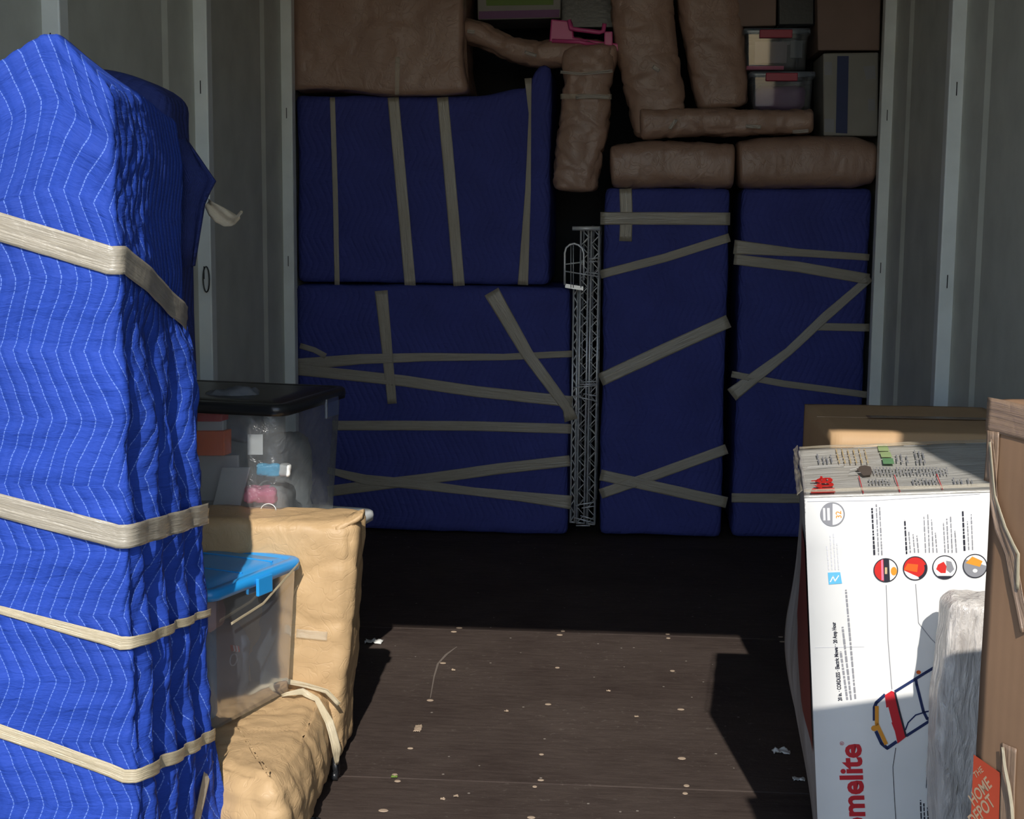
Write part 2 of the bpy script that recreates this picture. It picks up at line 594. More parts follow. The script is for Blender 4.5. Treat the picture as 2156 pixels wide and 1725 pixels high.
M['orange'] = flat_mat('orange_print', srgb(222, 96, 30), 0.5)
M['orange_box'] = flat_mat('orange_carton', srgb(250, 110, 35), 0.5)
M['amber'] = flat_mat('amber_print', srgb(225, 150, 50), 0.4)
M['ink'] = flat_mat('black_print', srgb(45, 45, 55), 0.4)
M['grey_ink'] = flat_mat('grey_print', srgb(140, 140, 145), 0.4)
M['pale_ink'] = flat_mat('pale_print', srgb(205, 205, 210), 0.4)
M['sky_ink'] = flat_mat('light_blue_print', srgb(100, 180, 220), 0.4)
M['green_ink'] = flat_mat('green_print', srgb(110, 155, 110), 0.4)
M['green_ink2'] = flat_mat('pale_green_print', srgb(165, 185, 130), 0.4)
M['tan_ink'] = flat_mat('tan_print', srgb(200, 175, 130), 0.4)
M['maroon'] = flat_mat('dark_red_print', srgb(110, 45, 40), 0.5)
M['white_ink'] = flat_mat('white_print_ink', (0.8, 0.79, 0.76), 0.4)
M['box_orange'] = flat_mat('faded_orange_print', srgb(172, 66, 40), 0.6)
M['pink'] = paint_mat('pink_plastic', srgb(205, 75, 135), 0.35, 0.06)
M['pink_soft'] = flat_mat('pink_cloth', srgb(225, 120, 150), 0.8)
M['cyan'] = flat_mat('cyan_label', srgb(60, 180, 225), 0.3)
M['red_box'] = flat_mat('red_carton', srgb(200, 25, 30), 0.5)
M['towel'] = flat_mat('grey_towel', (0.30, 0.31, 0.31), 0.8)
M['grey_bag'] = flat_mat('grey_cloth', (0.16, 0.17, 0.19), 0.7)
M['paper'] = flat_mat('white_paper', (0.62, 0.62, 0.60), 0.7)
M['navy_ink'] = flat_mat('navy_print', srgb(30, 45, 90), 0.5)
M['card_d'] = card_mat('dull_cardboard', (0.25, 0.17, 0.135))
M['grey_white'] = paint_mat('grey_white_card', (0.27, 0.255, 0.225), 0.6, 0.08)
M['red_handle'] = paint_mat('red_plastic', srgb(165, 40, 65), 0.4, 0.05)
M['mauve'] = flat_mat('mauve_paper', (0.26, 0.21, 0.22), 0.6)
M['purple'] = flat_mat('purple_card', srgb(120, 80, 120), 0.6)
M['lime'] = flat_mat('green_card', srgb(105, 130, 60), 0.6)
M['flesh'] = flat_mat('salmon_pouch', srgb(205, 140, 115), 0.6)
M['wood_plug'] = flat_mat('pale_plug', srgb(165, 145, 125), 0.7)

# chrome
t = NT('chrome_wire'); t.col((0.70, 0.71, 0.72)); M['chrome'] = t.set(0.3, None, Metallic=0.35)

# stretch film
t = NT('stretch_film')
vec = t.mapping('Object', (22, 22, 4), (0, math.radians(-20), 0))
n1 = t.noise(vec, 3, 5, 0.6, 0.6)
t.col(t.ramp(n1, [(0.3, (0.38, 0.345, 0.32)), (0.7, (0.74, 0.69, 0.64))]))
M['wrap'] = t.set(0.22, t.bump(n1, 0.9, 0.012), **{'Specular IOR Level': 0.7})

# white glossy printed carton
t = NT('white_carton')
vec = t.mapping('Object')
t.col(t.ramp(t.noise(vec, 5, 4), [(0.3, (0.74, 0.73, 0.70)), (0.7, (0.82, 0.80, 0.77))]))
M['white_print'] = t.set(0.4, t.bump(t.noise(vec, 9, 4), 0.12, 0.004), **{'Specular IOR Level': 0.4})
t = NT('taped_white_carton')
vec = t.mapping('Object', (2, 14, 14))
nz = t.noise(vec, 3, 5, 0.6, 1.0)
t.col(t.ramp(nz, [(0.3, (0.42, 0.40, 0.36)), (0.7, (0.56, 0.54, 0.50))]))
M['white_top'] = t.set(0.25, t.bump(nz, 0.8, 0.006), **{'Specular IOR Level': 0.6})
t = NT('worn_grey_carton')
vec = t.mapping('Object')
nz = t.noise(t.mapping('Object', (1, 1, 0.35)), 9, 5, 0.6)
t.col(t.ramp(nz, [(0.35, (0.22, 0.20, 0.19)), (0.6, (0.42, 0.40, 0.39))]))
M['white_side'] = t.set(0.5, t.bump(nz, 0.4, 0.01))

# dark worn plywood floor
t = NT('dark_plywood')
vec = t.mapping('Object')
grain = t.noise(t.mapping('Object', (1.2, 9, 1)), 9, 6, 0.65, 0.6)
blot = t.noise(vec, 2.2, 5, 0.6)
base = t.mix(0.55, t.ramp(grain, [(0.3, (0.030, 0.021, 0.018)), (0.7, (0.085, 0.064, 0.054))]), t.ramp(blot, [(0.3, (0.035, 0.024, 0.021)), (0.7, (0.082, 0.063, 0.054))]))
dust = t.noise(vec, 55, 3, 0.7)
dmask = t.math('MULTIPLY', t.ramp(dust, [(0.60, (0, 0, 0)), (0.78, (1, 1, 1))]), t.ramp(t.noise(vec, 3, 4), [(0.4, (0, 0, 0)), (0.7, (1, 1, 1))]))
base = t.mix(t.math('MULTIPLY', dmask, 0.7), base, (0.22, 0.19, 0.16))
vr = t.n.new('ShaderNodeTexVoronoi'); vr.inputs['Scale'].default_value = 26; t.lk(vec, vr.inputs['Vector'])
sepc = t.n.new('ShaderNodeSeparateColor'); t.lk(vr.outputs['Color'], sepc.inputs[0])
speck = t.math('MULTIPLY', t.math('LESS_THAN', vr.outputs['Distance'], 0.085), t.math('GREATER_THAN', sepc.outputs[0], 0.72))
base = t.mix(t.math('MULTIPLY', speck, 0.75), base, (0.33, 0.29, 0.25))
t.col(base)
b = t.bump(grain, 0.35, 0.003)
b = t.bump(dust, 0.4, 0.003, b)
M['floor'] = t.set(0.72, b, **{'Specular IOR Level': 0.12})
M['asphalt'] = paint_mat('concrete_ground', (0.25, 0.245, 0.235), 0.9, 0.15, 0.01)

def text_mesh(name, body, origin, xdir, ydir, size, mat, parent, bold=0.0, sx=1.0, align='LEFT'):
    cu = bpy.data.curves.new(name, 'FONT')
    cu.body = body; cu.size = 1.0; cu.offset = bold; cu.align_x = align
    cu.resolution_u = 3
    ob = bpy.data.objects.new('tmp_text', cu)
    scene.collection.objects.link(ob)
    dg = bpy.context.evaluated_depsgraph_get()
    me = bpy.data.meshes.new_from_object(ob.evaluated_get(dg))
    vs = [V(origin) + V(xdir) * (v.co.x * size * sx) + V(ydir) * (v.co.y * size) for v in me.vertices]
    fs = [tuple(p.vertices) for p in me.polygons]
    bpy.data.objects.remove(ob); bpy.data.curves.remove(cu); bpy.data.meshes.remove(me)
    return link_mesh(name, vs, fs, mat, parent, False)

class Face:
    """a printed face: pixels of the photograph landed on a real plane"""
    def __init__(s, p0, n, parent, off=0.0012, wf=None):
        s.p0 = V(p0) + V(n).normalized() * off; s.n = V(n).normalized(); s.parent = parent; s.wf = wf; s.k = 0
    def P(s, x, y, lift=0.0):
        return atPlane(x, y, s.p0 + s.n * lift, s.n)
    def poly(s, pts, mat, name='printed_patch', lift=0.0):
        o = MB().poly([s.P(x, y, lift) for x, y in pts]).build(name, mat, s.parent)
        return o
    def circle(s, cx, cy, rx, ry, mat, name='printed_disc', lift=0.0, a0=0, a1=360, k=32, inner=0.0):
        mb = MB(); A = [math.radians(a0 + (a1 - a0) * i / k) for i in range(k + 1)]
        if inner:
            for i in range(k):
                q = []
                for a, f_ in ((A[i], 1), (A[i + 1], 1), (A[i + 1], inner), (A[i], inner)):
                    q.append(s.P(cx + rx * f_ * math.cos(a), cy + ry * f_ * math.sin(a), lift))
                mb.poly(q)
        else:
            mb.poly([s.P(cx + rx * math.cos(a), cy + ry * math.sin(a), lift) for a in (A if a1 - a0 < 360 else A[:-1])])
        return mb.build(name, mat, s.parent)
    def lines(s, segs, mat, name='printed_lines', lift=0.0, mb=None, build=True):
        mb = mb or MB()
        for x0, y0, x1, y1, w in segs:
            d = V((x1 - x0, y1 - y0)); L = d.length
            if L < 1e-6:
                continue
            nn = V((-d.y, d.x)) / L * w / 2
            mb.poly([s.P(x0 + nn.x, y0 + nn.y, lift), s.P(x1 + nn.x, y1 + nn.y, lift), s.P(x1 - nn.x, y1 - nn.y, lift), s.P(x0 - nn.x, y0 - nn.y, lift)])
        return mb.build(name, mat, s.parent) if build else mb
    def words(s, x0, y0, x1, y1, w, rnd, out):
        """one line of small print too fine to read: a run of word-long dashes"""
        L = math.hypot(x1 - x0, y1 - y0); p = 0.0
        while p < L:
            q = min(L, p + rnd.uniform(4, 13))
            out.append((x0 + (x1 - x0) * p / L, y0 + (y1 - y0) * p / L, x0 + (x1 - x0) * q / L, y0 + (y1 - y0) * q / L, w * rnd.uniform(.8, 1.1)))
            p = q + rnd.uniform(1.2, 2.4)
    def path(s, pts, w, mat, name='printed_line', lift=0.0):
        segs = [(pts[i][0], pts[i][1], pts[i + 1][0], pts[i + 1][1], w) for i in range(len(pts) - 1)]
        mb = s.lines(segs, mat, lift=lift, build=False)
        for x, y in pts[1:-1]:
            mb.poly([s.P(x + w / 2 * math.cos(a), y + w / 2 * math.sin(a), lift) for a in [math.pi * 2 * i / 10 for i in range(10)]])
        return mb.build(name, mat, s.parent)
    def text(s, body, x, y, dx, dy, hpx, mat, name='printed_text', bold=0.0, sx=1.0, lift=0.0, align='LEFT', flip=1):
        a = s.P(x, y, lift); b_ = s.P(x + dx, y + dy, lift)
        e1 = (b_ - a).normalized(); e2 = s.n.cross(e1).normalized() * flip
        c = s.P(x - dy * 0.01, y + dx * 0.01, lift)
        u = s.P(x + dy, y - dx, lift) - a
        size = hpx * u.length / math.hypot(dx, dy)
        return text_mesh(name, body, a, e1, e2, size, mat, s.parent, bold, sx, align)

# ================================================================ the setting
XL, XR, YO, YB, ZC = -1.345, 1.01, 1.18, 7.3, 2.511
def struct(o):
    o['kind'] = 'structure'
    return o

ground = struct(MB().box((-30, -40, -0.25), (30, 40, -0.16)).build('ground', M['asphalt']))
# floor: subfloor, plywood sheets, plugs
floor = struct(MB().box((XL, YO, -0.15), (XR, YB, -0.02)).build('floor', M['wall']))
def sub(name, mb, mat, parent):
    return mb.build(name, mat, parent)
seams = [YO + 0.02, 1.985, 3.213, 4.44, 5.67, 6.9, YB - 0.02]
for i in range(len(seams) - 1):
    b_ = sub('plywood_sheet', MB().box((XL + 0.005, seams[i] + 0.0022, -0.02), (XR - 0.005, seams[i + 1] - 0.0022, 0.0 if i != 3 else 0.0008)), M['floor'], floor)
    bevel(b_, 0.0015, 1)
proto = None
for y in (2.0, 2.33, 2.68, 3.02, 3.190, 3.236, 3.40, 3.758, 4.086, 4.415, 4.462):
    for x in (-1.18, -0.845, -0.507, -0.175, 0.168, 0.51, 0.85):
        p = V((x + random.uniform(-.008, .008), y + random.uniform(-.006, .006), 0.0009))
        if proto is None:
            proto = MB().disc(p, (0, 0, 1), 0.0075, 9, 0.0012).build('screw_plug', M['wood_plug'], floor)
        else:
            c = proto.copy(); c.parent = floor; c.location = p - floor.location
            s_ = random.uniform(0.7, 1.15); c.scale = (s_ * random.uniform(1, 1.5), s_, 1)
            scene.collection.objects.link(c)

def wall(name, x, sgn):
    """steel side wall: panels with a folded crease beside every post; the inner face looks towards -sgn"""
    posts = [2.12, 3.29, 4.47, 5.62, 6.8]
    prof = [(YO, 0.0)]
    for yp in posts:
        prof += [(yp - 0.26, 0.0), (yp - 0.235, 0.010), (yp - 0.03, 0.016), (yp, 0.016), (yp + 0.06, 0.016), (yp + 0.09, 0.0)]
    prof += [(YB, 0.0)]
    v = []; f = []
    for y, d in prof:
        v += [V((x - sgn * d, y, -0.15)), V((x - sgn * d, y, ZC)), V((x + sgn * 0.05, y, ZC)), V((x + sgn * 0.05, y, -0.15))]
    for i in range(len(prof) - 1):
        a = i * 4; b = a + 4
        for j in range(4):
            k = (j + 1) % 4
            q = (a + j, b + j, b + k, a + k)
            f.append(q if sgn < 0 else q[::-1])
    f.append((0, 1, 2, 3) if sgn < 0 else (3, 2, 1, 0)); e = (len(prof) - 1) * 4
    f.append((e + 3, e + 2, e + 1, e) if sgn < 0 else (e, e + 1, e + 2, e + 3))
    w = struct(link_mesh(name, v, f, M['wall'], None, False))
    for yp in posts:
        x0, x1 = sorted((x - sgn * 0.012, x - sgn * 0.058))
        p_ = MB().box((x0, yp, 0.0), (x1, yp + 0.055, ZC)).build('wall_post', M['post'], w)
        bevel(p_, 0.004, 2)
        for z in (0.55, 1.12, 1.69, 2.26):
            xm = (x0 + x1) / 2
            MB().box((xm - 0.0014, yp - 0.001, z - 0.02), (xm + 0.0014, yp + 0.004, z + 0.02)).build('lashing_slot', M['dark'], p_)
    return w
wl_ = wall('wall_left', XL, -1)
wr_ = wall('wall_right', XR, 1)
# tie ring on the second left post
ring = MB().tube([V((-1.30, 4.462, 1.10 + 0.0)) + V((0.010 * math.sin(a), -0.004, 0.040 * math.cos(a))) for a in [2 * math.pi * i / 16 for i in range(17)]], 0.0025, 6)
ring.build('tie_ring', M['black_plastic'], wl_, True)
struct(MB().box((XL - 0.05, YB, -0.15), (XR + 0.05, YB + 0.05, ZC)).build('wall_back', M['wall']))
ce = struct(MB().box((XL - 0.05, YO, ZC), (XR + 0.05, YB + 0.05, ZC + 0.05)).build('ceiling', M['wall']))
struct(bevel(MB().box((XL - 0.06, YO - 0.06, -0.15), (XL + 0.05, YO, ZC + 0.06)).build('trim_1', M['post']), 0.006))
struct(bevel(MB().box((XR - 0.05, YO - 0.06, -0.15), (XR + 0.06, YO, ZC + 0.06)).build('trim_2', M['post']), 0.006))
struct(bevel(MB().box((XL + 0.05, YO - 0.06, ZC - 0.03), (XR - 0.05, YO, ZC + 0.06)).build('trim_3', M['post']), 0.006))
struct(bevel(MB().box((XL + 0.05, YO - 0.06, -0.15), (XR - 0.05, YO, 0.0)).build('trim_4', M['post']), 0.006))

# ================================================================ left foreground: blanket-wrapped tall piece
PX0, PX1, PY0, PY1 = -1.27, -0.815, 2.30, 2.73
pillar = thing('blanket_wrapped_cabinet', ((PX0 + PX1) / 2, (PY0 + PY1) / 2, 0),
               'tall cabinet wrapped in bright blue quilted blanket, banded with tan tape, left foreground', 'wrapped furniture')
def chev(u, v):
    v += 0.0335
    tri = abs(((v / 0.1115) % 2.0) - 1.0)
    tri = (1 - tri) * 0.1115
    fr = ((u - 0.42 * tri) / 0.0255) % 1.0
    return min(1.0, abs(fr - 0.5) * 3.0)
bands_z = [1.12, 0.66, 0.44, 0.155]
def pdisp(p, n):
    d = 0.004 * fbm(p, 4, 3.1)
    squeeze = sum(math.exp(-((p.z - bz + (0.16 if n.y > -.5 else 0) * 0) / 0.06) ** 2) for bz in bands_z)
    if n.y < -0.5:      # front: soft horizontal pulls between the stitch lines
        d += 0.0035 * fbm((p.x * 2.5, 0, p.z * 11), 2.4, 9)
        d += 0.0022 * chev(p.x - PX0, p.z)
    if n.x > 0.5:       # side: deep vertical folds below, quilted puckers above
        y = p.y - PY0; k = sstep(1.25, 0.85, p.z)
        lean = (p.z - 0.6) * 0.10
        fold = math.sin((y + lean * .9 + 0.03 * fbm(p, 3, 2)) * 2 * math.pi / 0.115 + 1.5 * fbm((0, p.y * 1.5, p.z * 2.2), 1, 7))
        d += k * 0.016 * (fold - 0.2) * sstep(0.0, 0.05, y)
        calm = 1 - 0.85 * sstep(0.35, 0.5, y / (PY1 - PY0)) * sstep(1.02, 1.12, p.z)
        d += 0.0045 * noise.noise(V((p.y * 46, 1, p.z * 24))) * (1 - 0.3 * k) * calm
        d += 0.0028 * noise.noise(V((p.y * 90, 4, p.z * 60))) * calm
        big = sstep(1.3, 1.0, p.z) * sstep(0.75, 1.0, p.z)
        d += big * 0.02 * noise.noise(V((p.y * 9 + p.z * 5, 0, p.z * 3.5)))
    if n.x < -0.5 or n.y > .5:
        d += 0.01 * fbm(p, 6, 1)
    return d
def pwarp(p):
    q = p.copy()
    z = q.z
    # the blanket top: a peak on the left front, sloping down to the back right shoulder
    if z > 1.15:
        k = (z - 1.15) / 0.35
        x = q.x
        top_front = 1.50 + 0.085 * math.exp(-((x + 0.925) / 0.075) ** 2) + 0.02 * sstep(-0.93, -1.25, x) - 0.00 * x
        # profile of the front top edge
        if x < -0.93:
            top_front = 1.592 - 0.66 * (-0.93 - x) if x > -1.02 else 1.533 - 0.25 * (-1.02 - x)
        elif x < -0.905:
            top_front = 1.592
        else:
            top_front = 1.592 - (x + 0.905) * 0.98
        fy = sstep(PY0, PY1, q.y)
        fyl = (q.y - PY0) / (PY1 - PY0)
        t_side = 1.49 - 0.035 * fyl
        tp = top_front * (1 - sstep(0, 0.75, fyl)) + (t_side + 0.03) * sstep(0, 0.75, fyl)
        q.z = 1.15 + k * (tp - 1.15)
    # overall lean: slightly wider at the foot, gathered where the bands pull
    fy0 = (p.y - PY0) / (PY1 - PY0)
    lim = 0.30 + 0.5 * sstep(1.16, 1.02, z) + 0.10 * noise.noise(V((z * 9, 2, 0)))
    turn = sstep(lim, lim + 0.12, fy0) * sstep(0.98, 1.12, z) * sstep(PX0 + .25, PX1, p.x)
    q.x -= 0.024 * turn * max(0.0, fy0 - lim) / 0.7
    q.x += (1.2 - z) * 0.012
    for bz in bands_z:
        zz = z - bz
        g = math.exp(-(zz / 0.045) ** 2)
        q.x -= 0.006 * g * sstep(PX0 + .2, PX1, p.x)
        q.y += 0.004 * g * sstep(PY0 + .2, PY0, p.y)
    # hem flares near the floor
    g = sstep(0.14, 0.0, z)
    q.x += 0.03 * g * sstep(PX0 + .2, PX1, p.x)
    return q
quilt = rbox('quilted_blanket', (PX0, PY0, 0.005), (PX1, PY1, 1.5), M['quilt'], pillar, 0.0065, 0.016, pdisp, pwarp, skip=('-z',))
pb = bvh_of([quilt])
OF, OC, OS = V((0, -1, 0)), V((0.7, -0.7, 0)), V((1, 0, 0))
def band(pl, pc, ps, w, mat=M['tape'], seed=None, widths=None):
    """pl, pc on the front plane, ps on the side plane, by photo position"""
    a = atY(*pl, PY0); c = atY(*pc, PY0)
    d = ray(*ps); s_ = CAM + d * ((PX1 - CAM.x) / d.x)
    c1 = V((PX1 - 0.012, PY0, c.z)); c2 = V((PX1, PY0 + 0.012, c.z))
    tape(pillar, pb, [a, c1, (c1 + c2) / 2 + V((.003, -.003, 0)), c2, s_], w, [OF, OF, OC, OS, OS], mat, step=0.009, seed=seed, widths=widths, crump=0.0022)
band((-120, 440), (240, 548), (410, 672), 0.046)
band((-120, 1030), (255, 1128), (416, 1080), 0.040)
band((-120, 1250), (262, 1353), (420, 1288), 0.020, M['tape_y'], widths=[.010, .024, .022, .020, .014])
band((-120, 1495), (268, 1630), (425, 1545), 0.024, M['tape_y'])
# loose blanket hem and tape at the back corner of the foot
hem = []
for i in range(26):
    t_ = i / 25; z = 0.285 * (1 - t_) + 0.004; ring_ = []
    xe = -0.806 + 0.030 * t_ + 0.045 * t_ ** 2
    for j in range(18):
        s_ = j / 17
        ring_.append(V((-0.87 + (xe + 0.87) * s_, 2.74 - 0.02 * t_ * s_ + 0.006 * math.sin(s_ * 12 + t_ * 4), z)))
    hem.append(ring_)
ho = loft('blanket_hem', hem, M['quilt'], pillar, cap=False, closed=False)
ho.modifiers.new('thickness', 'SOLIDIFY').thickness = 0.008
tape(pillar, None, [V((-0.800, 2.70, 0.235)), V((-0.803, 2.64, 0.17)), V((-0.802, 2.54, 0.10))], 0.026, [V((1, -.4, 0))] * 3, M['tape'], 'hanging_tape', step=.01)

# second bundle behind it
bundle = thing('blanket_bundle', (-1.08, 2.9, 0), 'shaded dark blue blanket bundle with a loose pointed flap, standing behind the banded cabinet', 'wrapped furniture')
BY0, BY1 = 2.80, 2.98
def bdisp(p, n):
    return 0.006 * fbm(p, 4, 4)
def bwarp(p):
    q = p.copy()
    if q.z > 1.2:
        k = (q.z - 1.2) / 0.4
        u = (q.x + 1.06) / 0.19
        tp = 1.585 - 0.065 * max(0, u) ** 2.2 - 0.01 * max(0, -u) ** 2
        q.z = 1.2 + k * (tp - 1.2)
    q.x += (1.3 - min(q.z, 1.3)) * 0.0
    return q
bb = rbox('quilted_blanket', (-1.27, BY0, 0.70), (-0.888, BY1, 1.60), M['quilt_shaded'], bundle, 0.016, 0.03, bdisp, bwarp)
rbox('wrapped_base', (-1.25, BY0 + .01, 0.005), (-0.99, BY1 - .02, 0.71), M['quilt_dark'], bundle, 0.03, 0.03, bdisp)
# flap: a corner of blanket sticking out to the right
A_, B_, C_ = atY(398, 300, 2.83), atY(458, 384, 2.80), atY(412, 590, 2.83)
Bm = atY(436, 412, 2.80)
fl = []
n_ = 16
edge = [atY(398, 296, 2.84), atY(425, 335, 2.82), atY(457, 382, 2.80), atY(445, 405, 2.80), atY(434, 430, 2.80), atY(424, 490, 2.81), atY(413, 560, 2.83)]
inner = [atY(362, 296, 2.79), atY(364, 340, 2.79), atY(364, 385, 2.79), atY(364, 410, 2.79), atY(364, 440, 2.79), atY(366, 490, 2.79), atY(368, 560, 2.79)]
for e_, i_ in zip(edge, inner):
    fl.append([i_.lerp(e_, k / 8) + V((0, 0.006 * math.sin(k * 1.3), 0)) for k in range(9)])
fo = loft('blanket_flap', fl, M['quilt_shaded'], bundle, cap=False, closed=False)
fo.modifiers.new('thickness', 'SOLIDIFY').thickness = 0.008
# twisted tape tail
tt = MB(); prev = None
cen = [(436, 428, 10), (446, 440, 14), (462, 452, 17), (480, 462, 16), (492, 465, 12), (500, 458, 15), (508, 452, 8)]
rows_ = []
for i, (x, y, w) in enumerate(cen):
    c = atY(x, y, 2.78 - i * 0.006); h = w * 2.8 / FPX * 0.95
    rows_.append([c + V((h * 0.45 * k, 0.005 * math.sin(k * 4 + i), h * k)) for k in [j / 6 * 2 - 1 for j in range(7)]])
to = loft('twisted_tape_tail', rows_, M['tape_y'], bundle, cap=False, closed=False)
to.modifiers.new('thickness', 'SOLIDIFY').thickness = 0.0008

# ================================================================ paper-wrapped seat and slab
chair = thing('paper_wrapped_chair', (-0.9, 3.1, 0), 'low chair wrapped in sunlit brown kraft paper, beside the blue banded cabinet', 'wrapped furniture')
def kdisp(amp, seed, s1=5, s2=11):
    def f(p, n):
        return amp * (1.0 * fbm(p, s1, seed) - 1.0 * (1 - crease(p, s2, seed)) + 0.5 * fbm(p, 26, seed, 2))
    return f
def backwarp(p):
    q = p.copy(); q.x += 0.040 * (q.z / 0.6) * sstep(-1.0, -0.65, q.x); q.y -= 0.03 * (1 - q.z / 0.6) * 0
    return q
def backdisp(p, n):
    d = kdisp(0.0055, 2.0, 3, 6)(p, n)
    if n.x > 0.3:      # gathered folds on the end
        d += 0.008 * noise.noise(V((p.y * 30, 0, p.z * 6)))
    return d
back = rbox('chair_back', (-1.25, 3.25, 0.01), (-0.648, 3.44, 0.60), M['kraft'], chair, 0.011, 0.03, backdisp, backwarp)
# corner tuft of folded paper at the top right
tf = []
for i in range(7):
    t_ = i / 6
    c = V((-0.655, 3.27, 0.575)).lerp(V((-0.595, 3.26, 0.612)), t_)
    tf.append([c + V((0.0, 0.05 * (1 - t_ * .6) * math.cos(a) + 0.03, 0.02 * (1 - t_ * .5) * math.sin(a) + 0.004 * math.sin(5 * a + i))) for a in [2 * math.pi * j / 14 for j in range(14)]])
loft('folded_corner', tf, M['kraft'], chair)
# seat: footprint polygon with bulging sides
foot = [(-0.672, 2.70), (-0.662, 2.9), (-0.672, 3.10), (-0.69, 3.27), (-0.9, 3.27), (-1.2, 3.27), (-1.2, 3.20), (-1.0, 3.17), (-0.90, 2.93), (-0.842, 2.81), (-0.80, 2.765), (-0.74, 2.725)]
def resample(poly, n):
    P_ = [V((x, y, 0)) for x, y in poly]; L = [0]
    for i in range(len(P_)):
        L.append(L[-1] + (P_[(i + 1) % len(P_)] - P_[i]).length)
    out = []
    for k in range(n):
        s = L[-1] * k / n
        for i in range(len(P_)):
            if s <= L[i + 1]:
                out.append(P_[i].lerp(P_[(i + 1) % len(P_)], (s - L[i]) / (L[i + 1] - L[i])))
                break
    return out
N_ = 170
ol = resample(foot, N_)
for _ in range(3):
    ol = [(ol[i - 1] + ol[i] * 2 + ol[(i + 1) % N_]) / 4 for i in range(N_)]
cen_ = sum(ol, V((0, 0, 0))) / N_
cen_ = V((-0.86, 3.05, 0))
rings = []
prof = [(0.0, 0.012), (0.022, 0.03), (0.03, 0.08), (0.03, 0.12), (0.018, 0.165), (0.0, 0.188), (-0.02, 0.199)]
zs = []
for i in range(len(prof) - 1):
    for k in range(4):
        t_ = k / 4
        zs.append((prof[i][0] + (prof[i + 1][0] - prof[i][0]) * t_, prof[i][1] + (prof[i + 1][1] - prof[i][1]) * t_))
zs.append(prof[-1])
for k in range(1, 22):
    zs.append((None, k / 22))
for off, z in zs:
    ring_ = []
    for i, p in enumerate(ol):
        d_ = (p - cen_); L_ = d_.length
        tn = (ol[(i + 1) % N_] - ol[i - 1]).normalized(); nn = V((tn.y, -tn.x, 0))
        if nn.dot(d_) < 0:
            nn = -nn
        if off is not None:
            q = p + nn * off; q.z = z; nv = nn if z < 0.19 else V((0, 0, 1))
        else:
            q = cen_ + (p - nn * 0.02 - cen_) * (1 - z); q.z = 0.199 + 0.006 * math.sin(z * 3); nv = V((0, 0, 1))
        a = kdisp(0.0055, 5.0, 4, 8)(q, nv)
        if off is not None and q.x > -0.72:
            a += 0.010 * noise.noise(V((q.y * 20 + q.z * 9, 0, q.z * 5)))
        q = q + nv * a
        q.z = max(q.z, 0.004)
        ring_.append(q)
    rings.append(ring_)
seat = loft('chair_seat', rings, M['kraft'], chair)
# torn tape and paper at the join, castor
jt = [atY(598, 1475, 3.2), atY(640, 1462, 3.2), atY(668, 1475, 3.18), atY(690, 1520, 3.14), atY(708, 1580, 3.12), atY(714, 1612, 3.12)]
tape(chair, bvh_of([seat, back]), jt, 0.02, [V((0.1, -1, 0.6))] * 3 + [V((.6, -1, .3))] * 3, M['tape_y'], 'torn_tape', off=0.004, step=0.008, widths=[.006, .016, .012, .02, .022, .008], crump=0.006)
jt2 = [atY(590, 1428, 3.235), atY(650, 1440, 3.235), atY(690, 1452, 3.235), atY(716, 1480, 3.235)]
tape(chair, None, jt2, 0.012, [V((0, -1, 0))] * 4, M['tape_y'], 'torn_tape', off=0.012, step=0.008, crump=0.006)
tape(chair, bvh_of([back]), [atY(625, 1332, 3.25), atY(690, 1338, 3.25)], 0.02, [V((0, -1, 0))] * 2, M['tape_c'], 'clear_tape', off=.003, step=.008, crump=.005)
cst = MB().tube([V((-0.648, 3.20, 0.05)), V((-0.646, 3.19, 0.012))], 0.010, 10).tube([V((-0.655, 3.185, 0.012)), V((-0.64, 3.185, 0.012))], 0.011, 12)
cst.build('castor', M['black_plastic'], chair, True)
# small wire loop under the seat
MB().tube([V((-0.648, 2.93, 0.004)) + V((0.022 * math.cos(a), 0.035 * math.sin(a), 0.0)) for a in [2 * math.pi * i / 20 for i in range(18)]], 0.003, 6).build('wire_loop_foot', M['black_plastic'], chair, True)

# ================================================================ blue-lidded tub on the seat
def tubbox(name, o, ax, ay, L, W, z0, z1, taper, rc, mat, parent, th=0.002, k=10, open_top=True, ringsn=8, rib=0.0):
    """tapered plastic tub with rounded corners: o = centre"""
    ax = V((*ax, 0)).normalized(); ay = V((*ay, 0)).normalized()
    def outline(l, w, r):
        pts = []
        for sx, sy, a0 in ((1, 1, 0), (-1, 1, 90), (-1, -1, 180), (1, -1, 270)):
            for i in range(k + 1):
                a = math.radians(a0 + 90 * i / k)
                pts.append((sx * (l - r) + r * math.cos(a), sy * (w - r) + r * math.sin(a)))
        return pts
    rings = []
    steps = [(t, 1 - taper * (1 - t)) for t in [i / ringsn for i in range(ringsn + 1)]]
    for s in (0.05, 0.5, 0.9):
        rings.append([V(o) + ax * (x * s) + ay * (y * s) + V((0, 0, z0)) for x, y in outline(L / 2 * (1 - taper), W / 2 * (1 - taper), rc)])
    for t_, f_ in steps:
        ff = f_ + (rib if int(t_ * ringsn) == ringsn - 1 else 0)
        rings.append([V(o) + ax * x + ay * y + V((0, 0, z0 + (z1 - z0) * t_ + 0.003)) for x, y in outline(L / 2 * ff, W / 2 * ff, rc)])
    ob = loft(name, rings, mat, parent, cap=False)
    return ob
